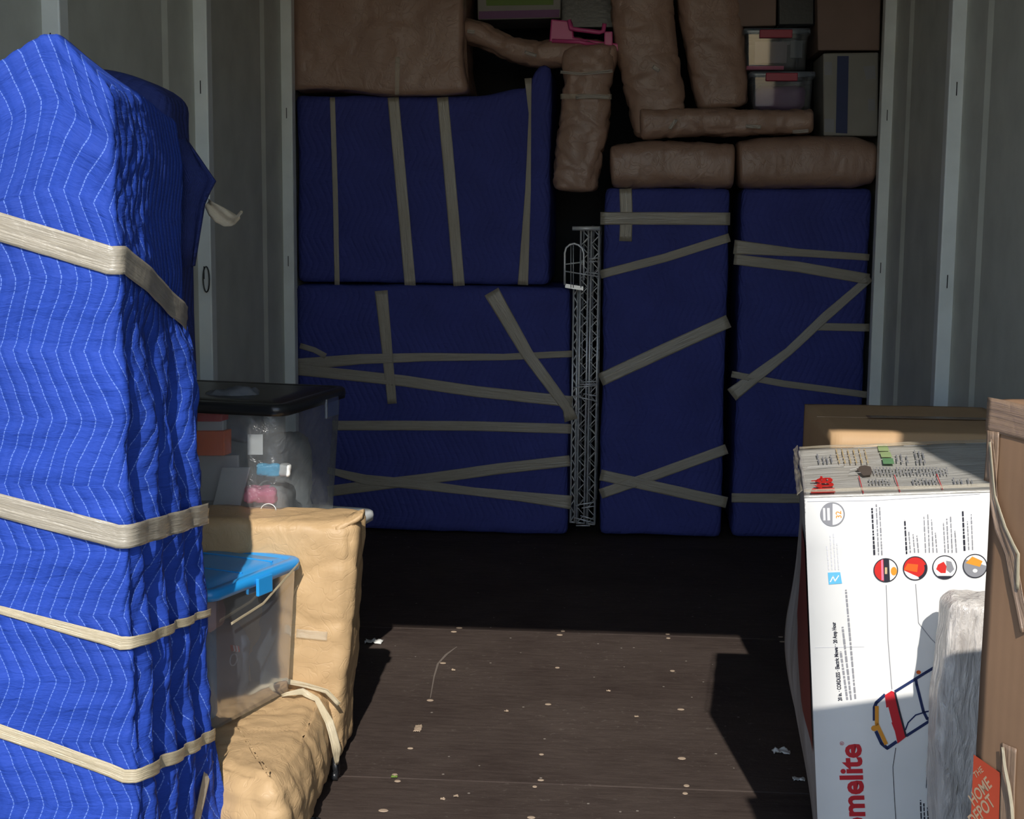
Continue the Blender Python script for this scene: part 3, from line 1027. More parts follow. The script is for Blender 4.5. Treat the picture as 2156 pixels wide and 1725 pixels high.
def lidbox(name, o, ax, ay, L, W, z0, h, rc, mat, parent, lip=0.006, k=10, groove=True):
    ax = V((*ax, 0)).normalized(); ay = V((*ay, 0)).normalized()
    def outline(l, w, r):
        pts = []
        for sx, sy, a0 in ((1, 1, 0), (-1, 1, 90), (-1, -1, 180), (1, -1, 270)):
            for i in range(k + 1):
                a = math.radians(a0 + 90 * i / k)
                pts.append((sx * (l - r) + r * math.cos(a), sy * (w - r) + r * math.sin(a)))
        return pts
    rings = []
    prof = [(-lip, 0), (0.0, 0.0), (0.002, h * .5), (0.0, h * 0.85), (-0.006, h), (-0.02, h), (-0.026, h - 0.004), (-0.034, h - 0.004), (-0.040, h), (-0.08, h + 0.001)] if groove else [(-lip, 0), (0, 0), (0.0, h * .8), (-0.004, h), (-.05, h)]
    for d, z in prof:
        rings.append([V(o) + ax * x + ay * y + V((0, 0, z0 + z)) for x, y in outline(L / 2 + d, W / 2 + d, max(0.006, rc + d))])
    base = rings[-1]; c = sum(base, V((0, 0, 0))) / len(base)
    for s in (0.6, 0.2, 0.02):
        rings.append([c + (p - c) * s for p in base])
    return loft(name, rings, mat, parent, cap=False)

AX, AY = (0.342, 0.94), (0.94, -0.342)
R_l = atZ(636, 1176, 0.52)
tl, tw = 0.36, 0.27
tc = V((R_l.x, R_l.y, 0)) - V((*AX, 0)) * (tl / 2 - .012) - V((*AY, 0)) * (tw / 2 - .0)
tub = thing('lidded_tub', (tc.x, tc.y, 0.205), 'clear plastic tub with a bright blue snap lid, standing on the kraft-paper chair', 'storage tub')
tb = tubbox('tub_body', tc, AX, AY, tl - .015, tw - .015, 0.208, 0.505, 0.10, 0.03, M['clear_milk'], tub)
lidbox('blue_lid', tc, AX, AY, tl, tw, 0.498, 0.024, 0.035, M['blue_lid'], tub)
# raised ribs on the lid and the latch
axv, ayv = V((*AX, 0)), V((*AY, 0))
rb = MB()
for s in (0.28, -0.05):
    rb.obox(tc + axv * (tl * s) - ayv * (tw * .36) + V((0, 0, .5215)), ayv * (tw * .72), axv * .006, V((0, 0, .003)))
bevel(rb.build('lid_rib', M['blue_lid'], tub), .001)
la = MB().obox(tc + ayv * (tw / 2 + .0005) + axv * -0.02 + V((0, 0, .475)), axv * 0.055, ayv * .008, V((0, 0, .04)))
bevel(la.build('latch', M['blue_lid'], tub), .002)
tape(tub, None, [tc + ayv * (tw / 2 + .001) - axv * .12 + V((0, 0, .44)), tc + ayv * (tw / 2 + .001) + axv * .0 + V((0, 0, .455)), tc + ayv * (tw / 2 + .001) + axv * .15 + V((0, 0, .515))], .006, [ayv] * 3, M['tape_y'], 'string', off=.004, step=.01)
# contents seen through the plastic
def pouch(name, c, sx, sy, sz, mat, label, cat, rot=0.0, amp=0.01, seed=0.0, group=None):
    o = V(c); ca, sa = math.cos(rot), math.sin(rot)
    def wf(p):
        d = p - o; return o + V((d.x * ca - d.y * sa, d.x * sa + d.y * ca, d.z))
    b = rbox(name, o - V((sx / 2, sy / 2, 0)), o + V((sx / 2, sy / 2, sz)), mat, None, max(sx, sz) / 14, min(sx, sy, sz) * 0.35, kdisp(amp, seed, 12, 22), wf)
    return tag(b, label, cat, group)
pouch('snack_pouch', tc - axv * .06 + V((0, 0, .40)) + ayv * .015, .15, .10, .085, M['flesh'], 'salmon pink pouch seen through the blue-lidded tub near its top', 'pouch', -1.2, .006, 3)
pouch('grey_pouch', tc + axv * .03 + V((0, 0, .215)), .17, .13, .17, M['grey_bag'], 'grey pouch at the bottom of the blue-lidded tub', 'pouch', -1.2, .006, 8)
cup = MB().tube([tc - axv * .05 + ayv * .095 + V((0, 0, .335 + .00)) + (axv * math.cos(a) + V((0, 0, 1)) * math.sin(a)) * .013 for a in [2 * math.pi * i / 16 for i in range(17)]], .0015, 6)
tag(cup.build('key_ring', M['chrome'], None, True), 'thin round ring inside the blue-lidded tub', 'ring')
for i_, (dx, dz, m_) in enumerate(((-.045, .355, 'white_ink'), (-.04, .362, 'red'), (-.07, .335, 'pink_soft'))):
    pass
candy = thing('striped_candy', tc - axv * .06 + ayv * .1 + V((0, 0, .36)), 'small red and white striped candy inside the blue-lidded tub', 'candy')
for k in range(5):
    o_ = tc - axv * (.062 - k * .0055) + ayv * .098 + V((0, 0, .358 - k * .002))
    MB().obox(o_, axv * .005, ayv * .004, V((0, 0, .014)) + axv * -.004).build('stripe', M['red'] if k % 2 == 0 else M['white_ink'], candy)

# ================================================================ grey clear bin with black lid, and the white-lidded one under it
bz = 0.855
nb = atZ(588, 852, bz); rb_ = atZ(702, 812, bz)
dirY = (rb_ - nb).normalized(); dirY = V((0.19, 0.98, 0)).normalized(); dirX = V((-dirY.y, dirY.x, 0))
bw, bl = 0.50, 0.42
bc = V((nb.x, nb.y, 0)) + dirY * (bl / 2 - .02) + dirX * (bw / 2 - .02)
bin_ = thing('storage_bin', (bc.x, bc.y, 0.53), 'large clear plastic bin with black lid, full of odds and ends, behind kraft-paper chair', 'storage bin')
tubbox('bin_body', bc, (dirY.x, dirY.y), (dirX.x, dirX.y), bl - .02, bw - .02, 0.533, 0.832, 0.07, 0.04, M['clear_bag'], bin_, ringsn=10)
lidbox('black_lid', bc, (dirY.x, dirY.y), (dirX.x, dirX.y), bl, bw, 0.828, 0.028, 0.04, M['black_plastic'], bin_)
clip = MB().obox(bc + dirY * (bl / 2 * .2) - dirX * (bw / 2 - .002) + V((0, 0, .79)), dirY * .08, -dirX * .008, V((0, 0, .05)))
bevel(clip.build('lid_clip', M['clear_milk'], bin_), .003)
def inbin(px, py, dep):      # point inside the bin: on the plane dep metres behind its front face
    p0 = bc - dirY * (bl / 2 - dep)
    return atPlane(px, py, p0, dirY)
def card(name, x0, y0, x1, y1, dep, th, mat, label, cat, skew=0.0, group=None):
    a = inbin(x0, y1, dep); b = inbin(x1, y1, dep); c = inbin(x0, y0, dep)
    sk = (b - a) * skew
    o = MB().obox(a, b - a, dirY * th, c - a + sk).build(name, mat, None)
    bevel(o, .002)
    return tag(o, label, cat, group)
card('red_carton', 405, 842, 466, 888, .05, .04, M['red_box'], 'dark red carton at the top left inside the black-lidded bin', 'box')
card('orange_carton', 405, 908, 472, 960, .05, .04, M['orange_box'], 'bright orange carton inside the black-lidded bin beside the blue cabinet', 'box')
card('white_board', 402, 960, 500, 1055, .10, .01, M['paper'], 'pale grey printed board standing at the back left in the black-lidded bin', 'board')
card('folded_sheet', 446, 985, 505, 1070, .05, .005, M['paper'], 'tilted off-white folded sheet inside the black-lidded bin', 'paper', .35)
card('strip_sheet', 405, 886, 470, 908, .06, .02, M['white_plastic'], 'white strip of card between the red and orange cartons', 'card')
pouch('dark_bag', inbin(490, 930, .16), .16, .1, .14, M['grey_bag'], 'dark grey crumpled bag filling the middle of the black-lidded bin', 'bag', 0.1, .012, 5)
lb = card('bag_label', 521, 915, 553, 958, .045, .002, M['white_ink'], 'small white care label with fine print inside the black-lidded bin', 'label')
cp_ = inbin(585, 1003, .05)
tag(rbox('foil_packet', cp_ + V((0, 0, -.002)), cp_ + V((.028, .03, .030)), M['white_ink'], None, .006, .008, kdisp(.003, 2, 14, 30)), 'silvery white foil packet touching the cyan packet', 'packet')
pouch('cyan_packet', inbin(565, 1003, .055), .062, .03, .034, M['cyan'], 'bright cyan and white packet inside the black-lidded bin', 'packet', .1, .003, 4)
pouch('pink_cloth', inbin(548, 1062, .06), .085, .06, .045, M['pink_soft'], 'pink cloth near the bottom of the black-lidded bin', 'cloth', .1, .006, 2)
pouch('pale_bag', inbin(577, 1100, .12), .10, .13, .10, M['towel'], 'small pale bag under the cyan packet in the black-lidded bin', 'bag', .1, .004, 6)
pouch('grey_sack', inbin(600, 1100, .29), .14, .14, .24, M['towel'], 'tall grey sack in the right rear of the black-lidded bin', 'bag', .2, .006, 9)
rim = tag(MB().tube([inbin(565 + 16 * math.cos(a), 1075 + 14 * math.sin(a), .02) for a in [2 * math.pi * i / 20 for i in range(21)]], .0014, 6).build('plastic_ring', M['white_plastic'], None, True), 'thin white plastic ring low in the black-lidded bin', 'ring')
# lower bin
lc = bc + V((0.012, 0.01, 0))
low = thing('white_lid_bin', (lc.x, lc.y, 0), 'tote with a white lid carrying the black-lidded bin, mostly hidden behind the kraft-paper chair', 'storage bin')
tubbox('bin_body', lc, (dirY.x, dirY.y), (dirX.x, dirX.y), bl, bw - .01, 0.004, 0.50, 0.08, 0.04, M['clear_milk'], low)
lidbox('white_lid', lc, (dirY.x, dirY.y), (dirX.x, dirX.y), bl + .04, bw + .11, 0.498, 0.026, 0.04, M['white_plastic'], low)
pouch('stored_blanket', V((lc.x, lc.y, .02)), .36, .3, .42, M['grey_bag'], 'grey folded blanket inside the white-lidded tote', 'blanket', .1, .01, 6)

# ================================================================ the stack at the back
YF = 5.84
def wrapped(name, x0, y0, x1, y1, label, dep=0.55, Yf=YF, mat=None, z0=None, seed=1.0, top=None, cat='wrapped furniture', res=0.022, xw=None):
    a = atY(x0, y1, Yf); b = atY(x1, y0, Yf)
    lo = V((a.x, Yf, a.z if z0 is None else z0)); hi = V((b.x, Yf + dep, b.z))
    th = thing(name, ((lo.x + hi.x) / 2, Yf + dep / 2, lo.z), label, cat)
    def dd(p, n):
        return 0.006 * fbm(p, 3.5, seed) + 0.0025 * noise.noise(V((p.x * 14 + seed, p.y * 9, p.z * 22)))
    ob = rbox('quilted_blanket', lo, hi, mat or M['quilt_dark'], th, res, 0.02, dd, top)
    return th, ob, bvh_of([ob]), lo, hi
def ftape(th, bv, pts, wpx, Yf=YF, mat=None, widths=None, **kw):
    P_ = [atY(x, y, Yf) for x, y in pts]
    w = wpx * Yf / FPX
    tape(th, bv, P_, w, [V((0, -1, 0))] * len(P_), mat or M['tape'], step=0.02, widths=[q * Yf / FPX for q in widths] if widths else None, **kw)

def ultop(p):
    q = p.copy()
    if q.z > 1.6:
        k = (q.z - 1.6) / 0.17
        tp = 1.775 + 0.03 * sstep(-0.6, -0.4, q.x) + 0.085 * sstep(-0.40, -0.345, q.x)
        q.z = 1.6 + k * (tp - 1.6)
    return q
ul, ulo, ulb, _, _ = wrapped('wrapped_dresser', 627, 205, 1160, 604, 'wide dark blue blanket-wrapped piece with four vertical tape strips, upper left of the stack', z0=1.03, seed=2, top=ultop)
ul['label'] = 'wide dark blue blanket-wrapped piece with four vertical tape strips, upper left of the back stack'
ftape(ul, ulb, [(700, 205), (706, 400), (710, 600)], 11)
ftape(ul, ulb, [(828, 205), (846, 400), (864, 602)], 24)
ftape(ul, ulb, [(932, 205), (950, 400), (967, 602)], 24)
ftape(ul, ulb, [(1112, 165), (1116, 240), (1112, 400), (1101, 600)], 18, widths=[15, 5, 12, 22])
ll, llo, llb, _, _ = wrapped('wrapped_chest', 628, 606, 1202, 1130, 'wide dark blue blanket-wrapped chest with crossing tapes, lower left of the back stack', z0=0.008, seed=5, Yf=YF - 0.02)
Yl = YF - 0.02
ftape(ll, llb, [(803, 612), (812, 700), (826, 850)], 24, Yl, widths=[28, 24, 20])
ftape(ll, llb, [(1035, 614), (1110, 745), (1195, 860), (1203, 885)], 26, Yl, widths=[34, 26, 22, 30], crump=.002)
ftape(ll, llb, [(622, 768), (760, 756), (900, 752), (1060, 752), (1205, 745)], 18, Yl, widths=[26, 22, 18, 14, 14])
ftape(ll, llb, [(622, 778), (740, 790), (850, 802), (1000, 824), (1205, 846)], 24, Yl)
ftape(ll, llb, [(700, 896), (850, 896), (1000, 897), (1203, 903)], 21, Yl)
ftape(ll, llb, [(690, 1035), (800, 1020), (900, 1008), (1050, 987), (1200, 970)], 24, Yl)
ftape(ll, llb, [(690, 990), (770, 1010), (860, 1018), (1000, 1035), (1100, 1046), (1203, 1058)], 20, Yl, widths=[14, 22, 22, 18, 22, 30], crump=.002)
ftape(ll, llb, [(632, 728), (662, 737), (686, 750)], 12, Yl)
md, mdo, mdb, _, _ = wrapped('wrapped_bookcase', 1262, 397, 1538, 1128, 'tall blue blanket-wrapped panel with a tape cross near its top, right of the wire shelves', z0=0.008, seed=8)
ftape(md, mdb, [(1317, 397), (1319, 450), (1317, 508)], 26)
ftape(md, mdb, [(1264, 460), (1400, 460), (1537, 461)], 26, crump=.002)
ftape(md, mdb, [(1264, 578), (1400, 543), (1536, 500)], 18)
ftape(md, mdb, [(1264, 800), (1400, 737), (1534, 676)], 28, crump=.002)
ftape(md, mdb, [(1264, 1040), (1380, 1000), (1530, 945)], 22)
ftape(md, mdb, [(1264, 1000), (1380, 1025), (1530, 1058)], 24, crump=.002)
rt, rto, rtb, _, _ = wrapped('wrapped_wardrobe', 1541, 397, 1836, 1138, 'tall dark blue blanket-wrapped wardrobe against the right wall, with a long diagonal tape', z0=0.008, seed=11, Yf=YF + 0.03)
Yr = YF + 0.03
ftape(rt, rtb, [(1545, 520), (1680, 532), (1830, 542)], 20, Yr, widths=[30, 16, 14], crump=.002)
ftape(rt, rtb, [(1545, 546), (1680, 562), (1830, 588)], 22, Yr)
ftape(rt, rtb, [(1540, 832), (1660, 740), (1740, 665), (1832, 585)], 22, Yr, widths=[30, 18, 20, 16])
ftape(rt, rtb, [(1540, 788), (1650, 808), (1830, 832)], 14, Yr)
ftape(rt, rtb, [(1720, 688), (1830, 690)], 16, Yr)
ftape(rt, rtb, [(1540, 1048), (1700, 1050)], 20, Yr)

# kraft panel, upper left
kb = thing('paper_wrapped_picture', (-0.99, 5.95, 1.78), 'big flat brown paper-wrapped panel on top of the blue piece, upper left corner', 'wrapped furniture')
def kw(p):
    q = p.copy()
    g = sstep(1.9, 1.78, q.z)
    q.z += 0.012 * math.sin(q.x * 9) * g - 0.006 * g
    q.x += 0.018 * g * sstep(-0.8, -0.65, q.x)
    return q
kp = rbox('paper_wrap', (-1.325, 5.76, 1.785), (-0.64, 6.2, 2.38), M['kraft_dim'], kb, 0.02, 0.018, kdisp(0.005, 7, 3, 5), kw)
kf = [[atY(x + 22 * k / 6 * t_, y, 5.80 + 0.05 * k / 6) for k in range(7)] for t_, x, y in ((0.1, 975, 0), (.3, 973, 50), (.5, 972, 100), (.7, 970, 150), (1, 966, 180))]
kfo = loft('paper_flap', kf, M['kraft_dim'], kb, cap=False, closed=False)
kfo.modifiers.new('thickness', 'SOLIDIFY').thickness = 0.002
tape(kb, bvh_of([kp]), [atY(838, 120, 5.76), atY(836, 200, 5.76)], .018, [V((0, -1, 0))] * 2, M['tape_c'], 'clear_tape', crump=.003)

# paper-wrapped chair on top: sloping rail and hanging leg
def pw(name, label, loc):
    return thing(name, loc, label, 'wrapped furniture')
c1 = pw('paper_wrapped_stool', 'brown paper-wrapped stool with a sloping rail and a thick leg hanging above the wire shelves', (-0.3, 5.95, 1.4))
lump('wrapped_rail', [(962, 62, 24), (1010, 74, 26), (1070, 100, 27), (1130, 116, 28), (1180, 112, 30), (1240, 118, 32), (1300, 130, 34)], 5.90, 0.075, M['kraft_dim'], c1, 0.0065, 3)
lg = lump('wrapped_leg', [(1236, 95, 54), (1238, 150, 54), (1234, 200, 50), (1232, 250, 54), (1222, 310, 52), (1215, 370, 50), (1213, 405, 46)], 5.86, 0.065, M['kraft_dim'], c1, 0.008, 9, nseg=70, endr=.35)
tape(c1, bvh_of([lg]), [atY(1180, 203, 5.80), atY(1288, 204, 5.80)], .02, [V((0, -1, 0))] * 2, M['tape_c'], 'clear_tape', crump=.006, step=.008)
c2 = pw('paper_wrapped_armchair', 'L-shaped brown paper-wrapped chair lying on the two paper rolls, upper right of the stack', (0.3, 5.95, 1.6))
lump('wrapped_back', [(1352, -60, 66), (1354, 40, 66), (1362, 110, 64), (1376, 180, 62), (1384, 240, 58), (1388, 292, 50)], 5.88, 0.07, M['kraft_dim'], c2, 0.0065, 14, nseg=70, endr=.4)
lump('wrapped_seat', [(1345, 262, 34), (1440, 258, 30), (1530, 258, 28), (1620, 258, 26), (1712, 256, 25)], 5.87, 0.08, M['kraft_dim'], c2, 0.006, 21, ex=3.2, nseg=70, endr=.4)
c3 = pw('paper_wrapped_cushion', 'narrow brown paper-wrapped cushion leaning in the angle of the L-shaped wrapped chair', (0.33, 6.0, 1.7))
lump('paper_wrap', [(1490, -60, 66), (1496, 30, 66), (1506, 110, 62), (1516, 180, 58), (1520, 232, 50)], 5.98, 0.07, M['kraft_dim'], c3, 0.0055, 31, ex=3.4, nseg=60, endr=.3)
r1 = pw('paper_wrapped_roll', 'shorter brown paper-wrapped roll with creased folds, lying on the tall blue panel', (0.18, 5.95, 1.42))
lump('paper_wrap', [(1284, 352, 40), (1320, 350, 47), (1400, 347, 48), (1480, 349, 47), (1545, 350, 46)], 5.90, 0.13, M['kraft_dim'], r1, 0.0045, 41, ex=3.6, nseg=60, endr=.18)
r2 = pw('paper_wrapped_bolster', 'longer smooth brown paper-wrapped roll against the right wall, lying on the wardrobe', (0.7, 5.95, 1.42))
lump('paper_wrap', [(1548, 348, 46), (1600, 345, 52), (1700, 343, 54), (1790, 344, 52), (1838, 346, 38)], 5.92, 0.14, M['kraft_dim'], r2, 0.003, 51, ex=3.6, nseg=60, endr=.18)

# near-black block added behind everything so the gaps in the stack look shaded
bk = thing('gap_shade_row', (-0.17, 6.9, 0.01), 'near-black block added behind the stack, standing in for shade in its gaps', 'wrapped furniture')
rbox('gap_shade_block', (-1.25, 6.62, 0.01), (0.93, 7.15, 2.35), M['deep_dark'], bk, 0.08, 0.03, lambda p, n: 0.01 * fbm(p, 3, 8))
# crumpled clear tape glinting on the paper wraps
def glint(par, pts, w, Y=5.775):
    tape(par, None, [atY(x, y, Y) for x, y in pts], w, [V((0, -1, 0.1))] * len(pts), M['tape_g'], 'crumpled_tape', off=.002, step=.006, crump=.012)
glint(c1, [(1180, 152), (1225, 156), (1290, 150)], .012)
glint(c1, [(1212, 206), (1240, 203), (1282, 206)], .014)
glint(c1, [(984, 66), (1000, 68)], .014)
glint(c1, [(1105, 110), (1130, 118)], .014)
glint(c2, [(1374, 140), (1388, 150)], .016, 5.785)
glint(c2, [(1410, 272), (1424, 252)], .014, 5.765)
glint(c2, [(1570, 266), (1602, 268)], .014, 5.765)
glint(c2, [(1668, 278), (1702, 276)], .014, 5.765)
# pink carrying crate
pk = thing('pink_crate', atY(1225, 108, 5.84), 'bright pink plastic carrying case with a handle, lying on the wrapped stool', 'case')
def q4(pts, Y, th):
    mb = MB(); n = len(pts)
    f_ = [atY(x, y, Y) for x, y in pts]; b__ = [p + V((0, th, 0)) for p in f_]
    mb.v = f_ + b__; mb.f = [tuple(range(n)), tuple(reversed(range(n, 2 * n)))] + [(i, n + i, n + (i + 1) % n, (i + 1) % n) for i in range(n)]
    return mb
bevel(q4([(1160, 40), (1205, 44), (1208, 78), (1270, 88), (1310, 92), (1310, 108), (1250, 102), (1156, 92)], 5.84, .16).build('case_body', M['pink'], pk), .006)
bevel(q4([(1194, 46), (1204, 48), (1208, 58), (1202, 60)], 5.82, .03).build('handle_lug', M['pink'], pk), .002)
MB().tube([atY(1198, 42, 5.82), atY(1202, 60, 5.82), atY(1212, 62, 5.82), atY(1262, 68, 5.82), atY(1270, 66, 5.82), atY(1273, 50, 5.82)], .009, 8).build('case_handle', M['pink'], pk, True)
MB().tube([atY(1162, 86, 5.83), atY(1220, 88, 5.83), atY(1268, 98, 5.83)], .008, 8).build('case_rim', M['pink'], pk, True)
bevel(q4([(1272, 66), (1290, 66), (1290, 96), (1272, 96)], 5.83, .05).build('case_latch', M['pink'], pk), .004)
# green and purple carton
gp = thing('picture_carton', atY(1090, 44, 5.98), 'green and purple printed carton at the very top, between paper panel and pink case', 'box')
bevel(q4([(1004, -60), (1182, -60), (1180, 38), (1006, 42)], 5.98, .3).build('carton', M['grey_white'], gp), .004)
q4([(1020, -60), (1165, -60), (1165, 10), (1024, 12)], 5.976, .002).build('green_panel', M['lime'], gp)
q4([(1008, 24), (1178, 20), (1177, 36), (1008, 40)], 5.976, .002).build('purple_panel', M['purple'], gp)
# dark box behind the pink case
tag(bevel(q4([(1180, -60), (1300, -60), (1300, 60), (1180, 60)], 6.08, .3).build('dark_carton', M['black_plastic']), .006), 'dark carton behind the pink case at the top of the stack', 'box')
# clear bins with red handles
def redbin(x0, y0, x1, y1, Y, label, dep=.34):
    th = thing('clear_box', atY((x0 + x1) / 2, y1, Y), label, 'storage box', 'clear boxes with red handles')
    a = atY(x0, y1, Y); b = atY(x1, y0, Y); w = b.x - a.x; h = b.z - a.z
    c = V(((a.x + b.x) / 2, Y + dep / 2, 0))
    tubbox('box_body', c, (1, 0), (0, 1), w * .93, dep, a.z, b.z - .012, .05, .015, M['clear'], th, k=5)
    lidbox('box_lid', c, (1, 0), (0, 1), w, dep + .03, b.z - .022, .022, .02, M['clear_milk'], th, k=5, groove=False)
    bevel(MB().box((c.x - w * .26, Y - .022, b.z - .038), (c.x + w * .22, Y - .006, b.z - .006)).build('red_handle', M['red_handle'], th), .003)
    return th, a, b
t1, a1, b1 = redbin(1562, 60, 1708, 148, 5.90, 'upper clear box with a red handle and papers inside, right of the paper cushion')
t2, a2, b2 = redbin(1576, 151, 1718, 233, 5.89, 'lower clear box with a red handle and dark contents, on the wrapped chair seat')
tag(MB().box((a1.x + .05, 5.915, a1.z + .03), (b1.x - .09, 5.93, b1.z - .05)).build('paper_stack', M['mauve']), 'white papers inside the upper red-handled clear box', 'papers')
tag(MB().box((a1.x + .02, 5.912, a1.z + .004), (b1.x - .1, 5.96, a1.z + .018)).build('notebook', M['pink_soft']), 'pale notebook under the papers in the upper red-handled clear box', 'book')
tag(MB().box((b1.x - .075, 5.915, a1.z + .05), (b1.x - .03, 5.93, b1.z - .045)).build('card_pack', M['grey_bag']), 'small dark pack beside the papers in the upper red-handled clear box', 'pack')
pouch('fabric_pile', V(((a2.x + b2.x) / 2, 6.03, a2.z + .004)), .2, .2, .10, M['purple'], 'dull purple fabric inside the lower red-handled clear box', 'fabric', 0, .006, 2)
# white box with navy stripe
wb = thing('striped_carton', atY(1790, 287, 5.86), 'off-white carton with a navy vertical stripe, against the right wall', 'box')
bevel(q4([(1733, 112), (1850, 110), (1848, 287), (1734, 286)], 5.86, .3).build('carton', M['grey_white'], wb), .006)
q4([(1763, 118), (1787, 118), (1784, 281), (1760, 280)], 5.857, .002).build('navy_stripe', M['navy_ink'], wb)
q4([(1736, 130), (1752, 130), (1752, 158), (1736, 158)], 5.857, .002).build('grey_print', M['grey_ink'], wb)
q4([(1736, 250), (1756, 250), (1756, 278), (1736, 278)], 5.857, .002).build('grey_print', M['grey_ink'], wb)
q4([(1818, 140), (1842, 138), (1844, 165), (1824, 168)], 5.857, .002).build('grey_print', M['grey_ink'], wb)
q4([(1828, 208), (1842, 208), (1842, 232), (1828, 234)], 5.857, .002).build('grey_print', M['grey_ink'], wb)
tag(bevel(q4([(1720, -60), (1856, -60), (1852, 106), (1722, 106)], 5.88, .35).build('brown_carton', M['card_d']), .005), 'brown carton on top of the navy-striped one, upper right corner', 'box')
tag(bevel(q4([(1546, -60), (1636, -60), (1634, 54), (1548, 56)], 5.93, .35).build('narrow_carton', M['card_d']), .005), 'narrow brown carton left of the dark case, on the clear boxes', 'box')
tag(bevel(q4([(1637, -60), (1716, -60), (1716, 54), (1637, 55)], 5.95, .3).build('dark_case', M['black_plastic']), .008), 'dark case between two brown cartons, upper right', 'case')

# ---------------------------------------------------------------- wire shelves on end
def truss(mb, x, Y, z0, z1, w, pitch=0.066, r=0.0034):
    mb.tube([V((x - w / 2, Y, z0)), V((x - w / 2, Y, z1))], r * 1.2, 6)
    mb.tube([V((x + w / 2, Y, z0)), V((x + w / 2, Y, z1))], r * 1.2, 6)
    n = int((z1 - z0) / (pitch / 2)); pts = []
    for i in range(n + 1):
        pts.append(V((x + (w / 2 if i % 2 else -w / 2), Y + .003, z0 + (z1 - z0) * i / n)))
    mb.tube(pts, r * .8, 5)
shelf_lab = ['chrome wire shelf standing on end, directly beside the tall blue panel',
             'chrome wire shelf standing on end, middle one of three', 'shorter chrome wire shelf on end, next to the taped chest']
for i, (px, z1, wpx, Y) in enumerate(((1250, 1.262, 16, 5.80), (1228, 1.255, 16, 5.815), (1211, 1.02, 9, 5.83))):
    x = atY(px, 700, Y).x; w = wpx * Y / FPX
    sh = thing('wire_shelf', (x, Y + .2, 0.05), shelf_lab[i], 'wire shelf', 'wire shelves standing on end')
    mb = MB(); truss(mb, x, Y, 0.06, z1, w)
    mb.build('front_truss', M['chrome'], sh, True)
    mb = MB(); truss(mb, x, Y + .42, 0.06, z1, w)
    mb.build('rear_truss', M['chrome'], sh, True)
    mb = MB()
    for k in range(24):
        z = 0.08 + (z1 - .1) * k / 23
        mb.tube([V((x + w / 2, Y, z)), V((x + w / 2, Y + .42, z))], .0016, 5)
    mb.build('deck_wires', M['chrome'], sh, True)
    for z in (0.06, z1):
        MB().tube([V((x - w / 2, Y + .42, z)), V((x - w / 2, Y, z)), V((x + w / 2, Y, z)), V((x + w / 2, Y + .42, z))], .004, 6).build('end_rail', M['chrome'], sh, True)
# corner collar bar across the top
tag(MB().tube([atY(1205, 481, 5.77), atY(1263, 481, 5.77)], 0.0085, 10).build('chrome_bar', M['chrome'], None, True), 'short bright chrome bar across the top of the wire shelves', 'bar')
tb_ = thing('wire_hoop', atY(1207, 600, 5.76), 'chrome U-shaped wire handle clipped left of the wire shelves', 'handle')
lp = [(1189, 600), (1189, 560), (1189, 533), (1192, 522), (1200, 515), (1209, 513), (1218, 516), (1226, 524), (1229, 534), (1229, 560), (1229, 590)]
MB().tube([atY(x, y, 5.75) for x, y in lp], .0042, 8).build('bent_wire', M['chrome'], tb_, True)
for x in (1202, 1207, 1223):
    MB().tube([atY(x, 516, 5.76), atY(x, 606, 5.76)], .0018, 6).build('rod', M['chrome'], tb_, True)
MB().obox(atY(1190, 606, 5.76), atY(1228, 612, 5.76) - atY(1190, 606, 5.76), V((0, .02, 0)), V((0, 0, .016))).build('collar', M['chrome'], tb_)
wt = thing('cable_wraps', atY(1235, 700, 5.74), 'thin wires wound round the wire shelves, binding them together', 'wire')
for (x0, y0, x1, y1) in ((1188, 557, 1228, 552), (1188, 571, 1262, 583), (1240, 545, 1262, 543), (1236, 552, 1262, 550), (1240, 574, 1262, 577),
                         (1222, 805, 1258, 803), (1208, 816, 1256, 812), (1208, 834, 1257, 845), (1228, 830, 1257, 834), (1218, 810, 1258, 809),
                         (1212, 1064, 1250, 1058), (1208, 1090, 1250, 1101), (1225, 1070, 1252, 1066), (1222, 1086, 1250, 1094), (1213, 1107, 1242, 1107)):
    MB().tube([atY(x0, y0, 5.75), atY((x0 + x1) / 2, (y0 + y1) / 2, 5.742), atY(x1, y1, 5.75)], .0028, 6).build('wire_turn', M['chrome'], wt, True)

# ================================================================ right: white mower carton, tilted
O3 = atZ(1693, 1045, 0.80)
yaw_, til = math.radians(5.8), 0.075
dv = V((math.sin(yaw_), math.cos(yaw_), 0))
rv = V((math.cos(yaw_) * math.cos(til), -math.sin(yaw_) * math.cos(til), math.sin(til)))
uv_ = rv.cross(dv) * 1.0
if uv_.z < 0:
    uv_ = -uv_
BWID, BDEP, BHT = 0.42, 0.55, 0.79
def mloc(x, y, z):
    return O3 + rv * x + dv * y + uv_ * z
mower = thing('mower_carton', mloc(BWID / 2, BDEP / 2, -BHT), 'big white lawn-mower carton standing on end, red lettering up its front', 'box')
def bulge(y, z):
    s = math.sin(math.pi * max(0, min(1, y / BDEP)) ** 1.6) if y < BDEP else 0
    return -0.050 * (0.25 + 0.75 * (y / BDEP) ** 1.2) * math.exp(-((z + 0.46) / 0.20) ** 2) * sstep(0, .12, y) - 0.006 * sstep(.05, .4, y) * abs(noise.noise(V((y * 7, z * 6, 2))))
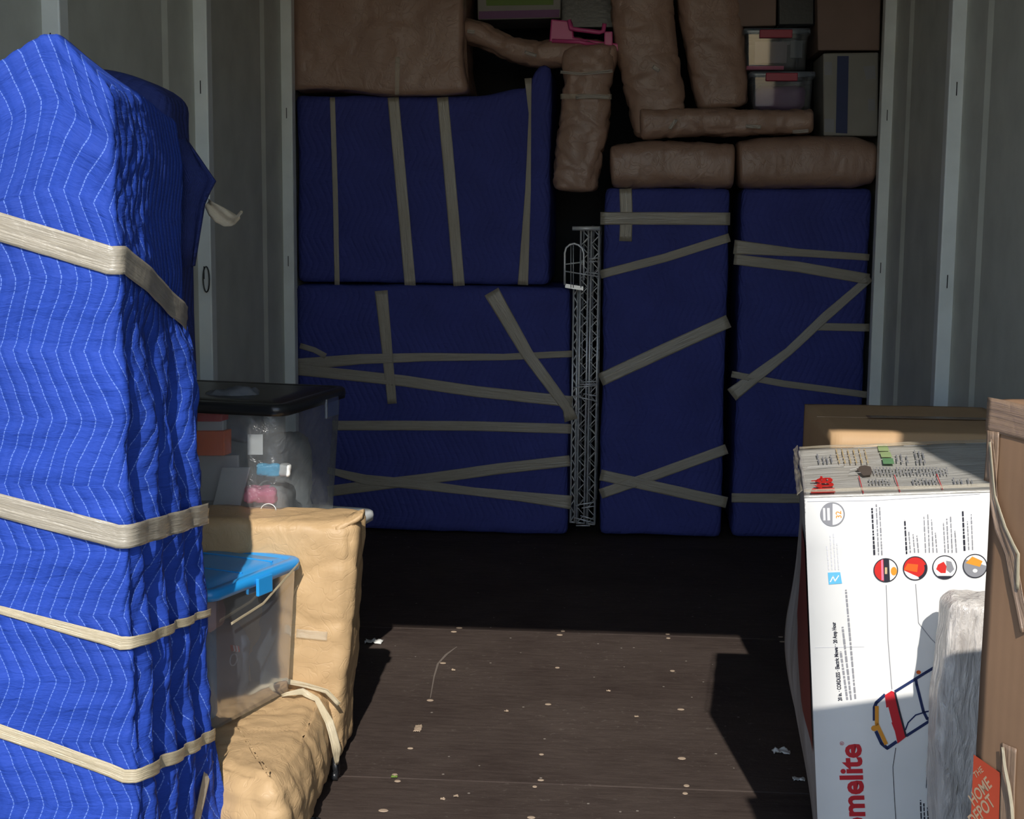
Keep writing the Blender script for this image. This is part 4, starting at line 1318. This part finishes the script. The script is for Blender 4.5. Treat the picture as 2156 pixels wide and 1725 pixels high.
# carton shell: faces as separate grids (front flat, left bulged, top sagging)
def grid(fn, nu, nv):
    v = []; f = []
    for i in range(nu + 1):
        for j in range(nv + 1):
            v.append(fn(i / nu, j / nv))
    for i in range(nu):
        for j in range(nv):
            a = i * (nv + 1) + j
            f.append((a, a + nv + 1, a + nv + 2, a + 1))
    return v, f
def panel(name, fn, nu, nv, mat, par, th=.004):
    v, f = grid(fn, nu, nv)
    o = link_mesh(name, v, f, mat, par, True)
    m = o.modifiers.new('thickness', 'SOLIDIFY'); m.thickness = th; m.offset = -1
    return o
topz = lambda x, y: 0.002 * noise.noise(V((x * 14, y * 14, 0))) * min(1, y * 9) - 0.003 * math.sin(math.pi * y / BDEP)
panel('front_panel', lambda a, b: mloc(a * BWID, 0, -BHT * (1 - b)), 4, 8, M['white_print'], mower)
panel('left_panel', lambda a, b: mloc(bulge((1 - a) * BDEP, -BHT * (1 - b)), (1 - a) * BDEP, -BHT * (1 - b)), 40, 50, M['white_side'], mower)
panel('right_panel', lambda a, b: mloc(BWID, a * BDEP, -BHT * (1 - b)), 4, 4, M['white_print'], mower)
panel('back_panel', lambda a, b: mloc((1 - a) * BWID, BDEP, -BHT * (1 - b)), 4, 4, M['white_print'], mower)
topz0 = topz
panel('top_flap', lambda a, b: mloc(a * BWID, b * BDEP, topz(a * BWID, b * BDEP)), 44, 60, M['white_top'], mower)
panel('bottom_flap', lambda a, b: mloc(a * BWID, (1 - b) * BDEP, -BHT), 4, 4, M['card'], mower)
rnd = random.Random(3)
FR = Face(O3, -dv, mower, 0.0045 * 0 + 0.0012)
# big lettering, running upwards
FR.text('Homelite', 1811, 1567, -18, -300, 66, M['logo_red'], 'brand_lettering', bold=.03, sx=.98, align='RIGHT')
FR.text('®', 1777, 1570, -.5, -10, 12, M['logo_red'], 'registered_mark')
FR.text('20 in. · CORDLESS · Electric Mower · 20 Amp Hour', 1773, 1476, -17, -204, 11.5, M['ink'], 'printed_text', bold=.03, sx=.70)
sg = []
for (x0, y0, x1, y1) in ((1784, 1474, 1770, 1372), (1792, 1474, 1774, 1320), (1801, 1472, 1781, 1242)):
    FR.words(x0, y0, x1, y1, 4.2, rnd, sg)
FR.lines(sg, M['grey_ink'])
# round 32 emblem
FR.circle(1753, 1083, 26, 25.5, M['white_ink'], 'emblem_disc', k=36)
FR.circle(1753, 1083, 26, 25.5, M['grey_ink'], 'emblem_half', lift=.0003, a0=90, a1=270)
FR.circle(1753, 1083, 26, 25.5, M['grey_ink'], 'emblem_ring', lift=.0004, inner=.88, k=40)
FR.text('32', 1772, 1092, -1, -14, 17, M['amber'], 'emblem_number', bold=.01, lift=.0005)
FR.lines([(1736, 1096, 1735, 1070, 4.5), (1745, 1096, 1744, 1070, 5.5)], M['white_ink'], 'emblem_lettering', lift=.0005)
# pale small print and the light blue badge
sg = []
for k, x in enumerate((1742, 1749, 1756, 1763)):
    FR.words(x + 3, 1200, x - 1, (1150, 1128, 1124, 1142)[k], 2.2, rnd, sg)
FR.lines(sg, M['pale_ink'])
FR.poly([(1743, 1206), (1769, 1205), (1773, 1229), (1745, 1231)], M['sky_ink'], 'blue_badge')
FR.path([(1748, 1226), (1754, 1214), (1758, 1224), (1766, 1212)], 2.2, M['white_ink'], 'badge_mark', lift=.0004)
# four picture discs
discs = [(1865, 1201), (1927, 1197), (1989, 1195), (2053, 1192)]
for i, (x, y) in enumerate(discs):
    FR.circle(x, y, 25.5, 25, M['white_ink'], 'picture_disc', lift=.0002)
    if i == 0:
        FR.circle(x, y, 25, 24.5, M['red'], 'picture_red', lift=.0004, a0=100, a1=260)
        FR.poly([(x - 5, y - 24), (x + 7, y - 24), (x + 9, y + 23), (x - 4, y + 24)], M['ink'], 'picture_dark', lift=.0005)
        FR.poly([(x - 10, y - 22), (x - 6, y - 23), (x - 4, y + 20), (x - 9, y + 22)], M['pink_soft'], 'picture_stripe', lift=.0006)
        FR.poly([(x - 2, y - 6), (x + 3, y - 6), (x + 3, y + 8), (x - 2, y + 8)], M['tan_ink'], 'picture_label', lift=.0006)
        FR.circle(x + 17, y + 2, 6.5, 9, M['amber'], 'picture_knob', lift=.0006)
    elif i == 1:
        FR.circle(x, y, 24.5, 24, M['red'], 'picture_red', lift=.0004, a0=170, a1=420)
        FR.poly([(x - 24, y + 3), (x - 16, y - 10), (x + 6, y - 8), (x + 4, y + 8), (x - 8, y + 6)], M['orange'], 'picture_hand', lift=.0005)
        FR.circle(x, y, 24.5, 24, M['ink'], 'picture_shade', lift=.0005, a0=-20, a1=70, inner=.8)
    elif i == 2:
        FR.poly([(x - 18, y + 4), (x - 14, y - 6), (x - 2, y - 12), (x + 4, y - 2), (x + 2, y + 12), (x - 8, y + 12)], M['red'], 'picture_red', lift=.0004)
        FR.poly([(x + 3, y - 14), (x + 14, y - 12), (x + 20, y + 4), (x + 12, y + 12), (x + 4, y + 6)], M['grey_ink'], 'picture_grey', lift=.0004)
        FR.circle(x, y, 24, 23.5, M['ink'], 'picture_dark', lift=.0004, a0=50, a1=130)
    else:
        FR.circle(x, y, 24.5, 24, M['grey_ink'], 'picture_grey', lift=.0004, a0=0, a1=215)
        FR.poly([(x - 20, y - 6), (x - 6, y - 20), (x + 16, y - 10), (x + 10, y + 2)], M['amber'], 'picture_blade', lift=.0005)
        FR.circle(x, y + 10, 5, 4, M['white_ink'], 'picture_hub', lift=.0006)
    FR.circle(x, y, 26, 25.5, M['ink'], 'disc_ring', lift=.0008, inner=.92, k=40)
# columns of small print above the discs
sg = []; sgb = []
FR.words(1841, 1169, 1836, 1070, 4, rnd, sgb)
for x, yt in ((1850, 1062), (1857, 1068)):
    FR.words(x, 1169, x - 5, yt, 2.6, rnd, sg)
FR.words(1909, 1167, 1905, 1095, 3.6, rnd, sgb)
for x, yt in ((1917, 1120), (1926, 1125), (1934, 1128), (1949, 1088), (1957, 1083), (1965, 1094), (1973, 1122), (1990, 1100), (1997, 1092), (2005, 1088), (2014, 1118)):
    FR.words(x, 1164, x - 3.5, yt, 2.4, rnd, sg)
FR.words(2031, 1160, 2027, 1075, 4, rnd, sgb)
for x, yt in ((2040, 1098), (2048, 1083)):
    FR.words(x, 1158, x - 3, yt, 2.4, rnd, sg)
FR.lines(sg, M['grey_ink']); FR.lines(sgb, M['ink'])
FR.lines([(1700, 1056, 1840, 1054, 1.2), (1840, 1054, 2064, 1040, 1.2), (1716, 1364, 1820, 1362, .9)], M['pale_ink'], 'crease_lines')
# leader lines
FR.path([(1866, 1232), (1870, 1350), (1878, 1452)], 1.3, M['grey_ink'], 'leader_line')
FR.path([(1928, 1230), (1934, 1312), (1960, 1345), (2010, 1395)], 1.3, M['grey_ink'], 'leader_line')
FR.path([(1886, 1575), (1880, 1615), (1882, 1660), (1886, 1725), (1888, 1760)], 1.3, M['ink'], 'leader_line')
FR.path([(1976, 1570), (1952, 1605), (1950, 1660)], 1.2, M['ink'], 'leader_line')
sg = []
for x in (1941, 1948, 1956, 1964):
    FR.words(x, 1760, x - 3, 1685 + (x - 1941), 3, rnd, sg)
FR.lines(sg, M['ink'])
# the printed mower handle
FR.path([(1884, 1457), (1950, 1416), (2030, 1368)], 6, M['navy_ink'], 'handle_tube')
FR.path([(1908, 1550), (1975, 1507), (2040, 1466)], 6, M['navy_ink'], 'handle_tube')
FR.path([(1928, 1430), (1930, 1442), (1944, 1498), (1952, 1514), (1960, 1512)], 6, M['navy_ink'], 'handle_tube')
FR.path([(1864, 1463), (1845, 1480), (1841, 1490), (1841, 1518)], 7, M['navy_ink'], 'handle_loop')
FR.path([(1844, 1540), (1856, 1566), (1868, 1576), (1888, 1562)], 7, M['navy_ink'], 'handle_loop')
FR.path([(1846, 1487), (1846, 1525), (1866, 1568)], 8, M['amber'], 'handle_grip', lift=.0004)
FR.circle(1841, 1534, 7, 6, M['amber'], 'grip_knob', lift=.0005)
FR.poly([(1863, 1464), (1877, 1455), (1884, 1458), (1894, 1500), (1904, 1530), (1908, 1552), (1890, 1566), (1884, 1540), (1876, 1520), (1866, 1490)], M['logo_red'], 'handle_console', lift=.0003)
FR.path([(1884, 1458), (1894, 1500), (1908, 1552)], 4, M['ink'], 'console_edge', lift=.0004)
FR.path([(1868, 1490), (1876, 1522)], 5, M['white_ink'], 'console_slot', lift=.0005)
FR.path([(1906, 1538), (1912, 1522), (1928, 1506), (1950, 1499), (1980, 1494)], 3, M['navy_ink'], 'handle_cable')
FR.poly([(1964, 1455), (1984, 1436), (2000, 1440), (2000, 1510), (1975, 1500), (1970, 1476)], M['maroon'], 'mower_body')
FR.circle(1934, 1416, 5, 4, M['orange'], 'bolt_mark', lift=.0004)
# top face print
TP = Face(mloc(0, 0, 0), uv_, mower, 0.0025)
TP.text('lite', 1757, 1038, -6, -26, 48, M['red'], 'brand_lettering', bold=.03, sx=2.15, lift=.0018)
TP.lines([(1727, 1012, 1730, 1003, 5), (1716, 1014, 1728, 1008, 3), (1708, 1013, 1722, 1012, 2)], M['red'], 'flame_mark', lift=.0018)
TP.poly([(1847, 938), (1868, 938), (1873, 950), (1850, 950)], M['green_ink2'], 'green_square')
TP.poly([(1852, 952), (1874, 951), (1879, 963), (1856, 963)], M['green_ink2'], 'green_square')
TP.poly([(1857, 965), (1880, 965), (1883, 977), (1860, 977)], M['green_ink'], 'green_square')
sg = []
for x, y0, y1 in ((1725, 976, 956), (1735, 976, 962), (1743, 976, 960), (1752, 974, 958), (1890, 972, 958), (1900, 974, 956), (1912, 976, 960), (1932, 976, 948), (1940, 976, 950), (1948, 976, 950)):
    TP.words(x, y0, x - (y0 - y1) * .25, y1, 3, rnd, sg)
for x in range(1842, 2000, 7):
    TP.words(x, 999 + (x % 3), x - 4, 984, 2.4, rnd, sg)
for x in list(range(1832, 1880, 7)) + list(range(1924, 1976, 7)) + [2010, 2018, 2026, 2040, 2048]:
    TP.words(x, 1020, x - 3, 1006 + (x % 5), 2.6, rnd, sg)
TP.lines(sg, M['grey_ink'])
sg = []
for x in (1768, 1780, 1792, 1804, 1816, 1828):
    TP.words(x, 976, x - 8, 945, 2.4, rnd, sg)
TP.lines(sg, M['tan_ink'])
TP.lines([(1818, 1039, 1808, 1002, 1.8), (1895, 1036, 1883, 1000, 1.8), (1985, 1031, 1972, 998, 1.8)], M['logo_red'], 'red_rule')
# torn hand hole
hole = TP.poly([(1803, 987), (1812, 981), (1822, 980), (1833, 983), (1836, 992), (1835, 1000), (1818, 1002), (1812, 996)], M['hole'], 'hand_hole', lift=.001)
TP.lines([(1790, 989, 1808, 985, 1), (1788, 997, 1812, 995, .8), (1700, 984, 1780, 978, .8)], M['white_ink'], 'torn_edge', lift=.0012)
# side print that follows the bulge
def side_strip(pts, mat, name):
    """pts: (y, z_top, z_bottom) along the left panel"""
    v = []; f = []
    for y, za, zb in pts:
        for k in range(9):
            z = za + (zb - za) * k / 8
            v.append(mloc(bulge(y, z) - 0.0025, y, z))
    for i in range(len(pts) - 1):
        for k in range(8):
            a = i * 9 + k
            f.append((a, a + 9, a + 10, a + 1))
    return link_mesh(name, v, f, mat, mower, True)
side_strip([(0.02 + 0.02 * i, -0.10 - 0.0 * i, -0.50 + 0.014 * i) for i in range(15)], M['maroon'], 'side_print')
# clear tape crumpled over the left top edge
tape(mower, None, [mloc(-.006, .01, .003), mloc(-.008, .3, .0), mloc(-.006, .54, .004)], .014, [(-rv + uv_).normalized()] * 3, M['tape_c'], 'clear_tape', off=.001, step=.012, crump=.006)
tape(mower, None, [mloc(.0, .012, .006), mloc(.2, .012, .006), mloc(.415, .014, .006)], .010, [(uv_ * .9 - dv * .4)] * 3, M['tape_c'], 'clear_tape', off=.001, step=.012, crump=.002)
tape(mower, None, [mloc(.0, .53, .003), mloc(.2, .53, .003), mloc(.41, .53, .003)], .03, [uv_] * 3, M['tape_c'], 'clear_tape', off=.003, step=.012, crump=.004)

# cardboard box behind
cbz = 0.825
cb = thing('cardboard_box', (0.71, 3.56, 0), 'plain brown cardboard box behind the white mower carton, by the right wall', 'box')
def cwarp(p):
    return p
bx = rbox('box_shell', (0.4785, 3.30, 0.003), (0.94, 3.82, cbz), M['card'], cb, 0.03, 0.005, lambda p, n: .002 * fbm(p, 4, 2))
MB().box((0.479, 3.559, cbz - .0005), (0.94, 3.561, cbz + .001)).build('flap_seam', M['card_b'], cb)
tape(cb, None, [V((0.60, 3.56, cbz)), V((0.93, 3.56, cbz))], .04, [V((0, 0, 1))] * 2, M['tape_b'], 'packing_tape', off=.002)

# stretch-wrapped panel in front of the mower carton
wx = atY(1978, 1500, 2.46).x; wz = atY(2010, 1266, 2.46).z
wp = thing('stretch_wrapped_panel', (wx + .2, 2.51, 0), 'narrow panel in crinkled stretch film between mower carton and tall brown box', 'wrapped furniture')
def wdisp(p, n):
    return 0.0035 * noise.noise(V(((p.x + p.z * 0.33) * 55, p.y * 20, p.z * 3))) + 0.004 * fbm(p, 12, 4)
def wwarp(p):
    q = p.copy(); q.x += 0.006 * math.sin(q.z * 11)
    return q
wo = rbox('film_wrap', (wx + .004, 2.455, 0.004), (wx + .36, 2.555, wz), M['wrap'], wp, 0.0075, 0.022, wdisp, wwarp)

# tall brown box at the right edge, turned so that its left face runs back almost in line with the sun
TP0 = V((0.430, 1.70, 0)); te = V((0.485, -0.875, 0)); te2 = V((0.975, 0.20, 0)).normalized(); tn_ = V((-0.875, -0.485, 0))
tz = atPlane(2078, 836, TP0, tn_).z
TL, TW = 0.36, 0.34
tbx = thing('tall_brown_box', TP0 + te * TL / 2 + te2 * TW / 2, 'tall brown cardboard box with orange store logo and peeling tape, right edge', 'box')
def twarp(p):
    return TP0 + te * p.x + te2 * p.y + V((0, 0, p.z))
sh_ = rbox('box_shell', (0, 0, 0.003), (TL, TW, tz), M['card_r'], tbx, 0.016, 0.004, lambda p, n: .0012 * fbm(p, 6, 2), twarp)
tv = bvh_of([sh_])
def tt_(pts, w, mat, name='packing_tape', **kw):
    tape(tbx, tv, [atPlane(x, y, TP0, tn_) for x, y in pts], w, [tn_] * len(pts), mat, name, step=.006, **kw)
tt_([(2080, 872), (2110, 878), (2156, 890), (2230, 912)], .040, M['tape_b'], off=.0012)
tt_([(2094, 908), (2092, 960), (2088, 1015)], .020, M['tape_b'], off=.0016)
tt_([(2094, 925), (2096, 980), (2100, 1050), (2110, 1110), (2132, 1165), (2146, 1240), (2165, 1330)], .012, M['tape_b'], 'peeled_tape', off=.003, widths=[.004, .009, .012, .015, .018, .018, .016], crump=.004)
tt_([(2094, 930), (2098, 980), (2104, 1043), (2126, 1110), (2143, 1146), (2154, 1166), (2152, 1240)], .005, M['tape_y'], 'tape_edge', off=.006, crump=.002)
tt_([(2127, 1570), (2124, 1650), (2122, 1760)], .024, M['tape_b'], off=.0012)
tt_([(2120, 1572), (2126, 1610), (2134, 1650), (2140, 1700), (2144, 1760)], .004, M['tape_y'], 'tape_edge', off=.006, crump=.004)
TF = Face(TP0, tn_, tbx, 0.0030)
TF.poly([(2050, 1589), (2106, 1628), (2102, 1770), (2042, 1770)], M['box_orange'], 'store_logo')
TF.text('THE', 2054, 1640, 13, -12, 17, M['card_b'], 'logo_lettering', bold=.01, lift=.0004)
TF.text('HOME', 2050, 1699, 36, -40, 31, M['card_b'], 'logo_lettering', bold=.02, sx=.82, lift=.0004)
TF.text('DEPOT', 2050, 1745, 38, -42, 34, M['card_b'], 'logo_lettering', bold=.02, sx=.78, lift=.0004)

# boxes standing beyond the right edge of the view; their shade falls on what is seen
tag(rbox('wardrobe_carton', (0.805, 1.20, 0.003), (0.945, 1.35, 2.36), M['card'], None, .06, .005), 'tall narrow wardrobe carton at the right wall, outside the view', 'box')

# ================================================================ scraps on the floor
def scrap(px, py, w, d, h, mat, label, seed, name='paper_scrap'):
    c = atZ(px, py, 0.001)
    v, f = grid(lambda a, b: c + V(((a - .5) * w * (1 - .3 * abs(b - .5)) + .1 * w * noise.noise(V((b * 5, seed, 1))), (b - .5) * d, .001 + h * abs(noise.noise(V((a * 3 + seed, b * 3, seed)))))), 8, 8)
    o = link_mesh(name, v, f, mat, None, True)
    o.modifiers.new('thickness', 'SOLIDIFY').thickness = .0008
    return tag(o, label, 'scrap')
scrap(787, 1353, .058, .035, .018, M['paper'], 'white torn paper scrap on the floor beside the kraft-paper chair', 2)
scrap(1645, 1585, .045, .025, .02, M['paper'], 'crumpled pale scrap on the shaded floor beside the mower carton', 5)
scrap(1682, 1642, .03, .02, .012, M['paper'], 'small pale scrap at the foot of the mower carton', 8)
scrap(830, 1637, .016, .012, .008, M['lime'], 'tiny green crumb on the near floor seam', 3, 'floor_crumb')
for i, (px, py) in enumerate(((955, 1412), (1281, 1456), (1340, 1510), (960, 1678), (932, 1684), (1066, 1499))):
    scrap(px, py, .012, .009, .006, M['wood_plug'], ['tiny pale chip far left of the floor, near the long scratch', 'tiny pale chip right of the middle plug row', 'small forked chip on the middle of the floor',
          'pale chip below the near seam, right one of two', 'pale chip below the near seam, left one of two', 'tiny chip left of centre of the floor'][i], i + 1, 'wood_chip')
scrap(880, 1535, .02, .05, .006, M['wood_plug'], 'thin dry twig-like splinter left of the floor plugs', 4, 'splinter')

# long curved scratch in the plywood
pts_ = [(962, 1362), (940, 1378), (922, 1398), (914, 1425), (906, 1470)]
v_ = []; f_ = []
for i, (px, py) in enumerate(pts_):
    c = atZ(px, py, 0.0013); w_ = (0.0015, 0.004, 0.003, 0.002, 0.001)[i]
    v_ += [c + V((-w_, 0, 0)), c + V((w_, 0, 0))]
    if i:
        a = (i - 1) * 2
        f_.append((a, a + 1, a + 3, a + 2))
link_mesh('floor_scratch', v_, f_, M['scratch'], floor, False)
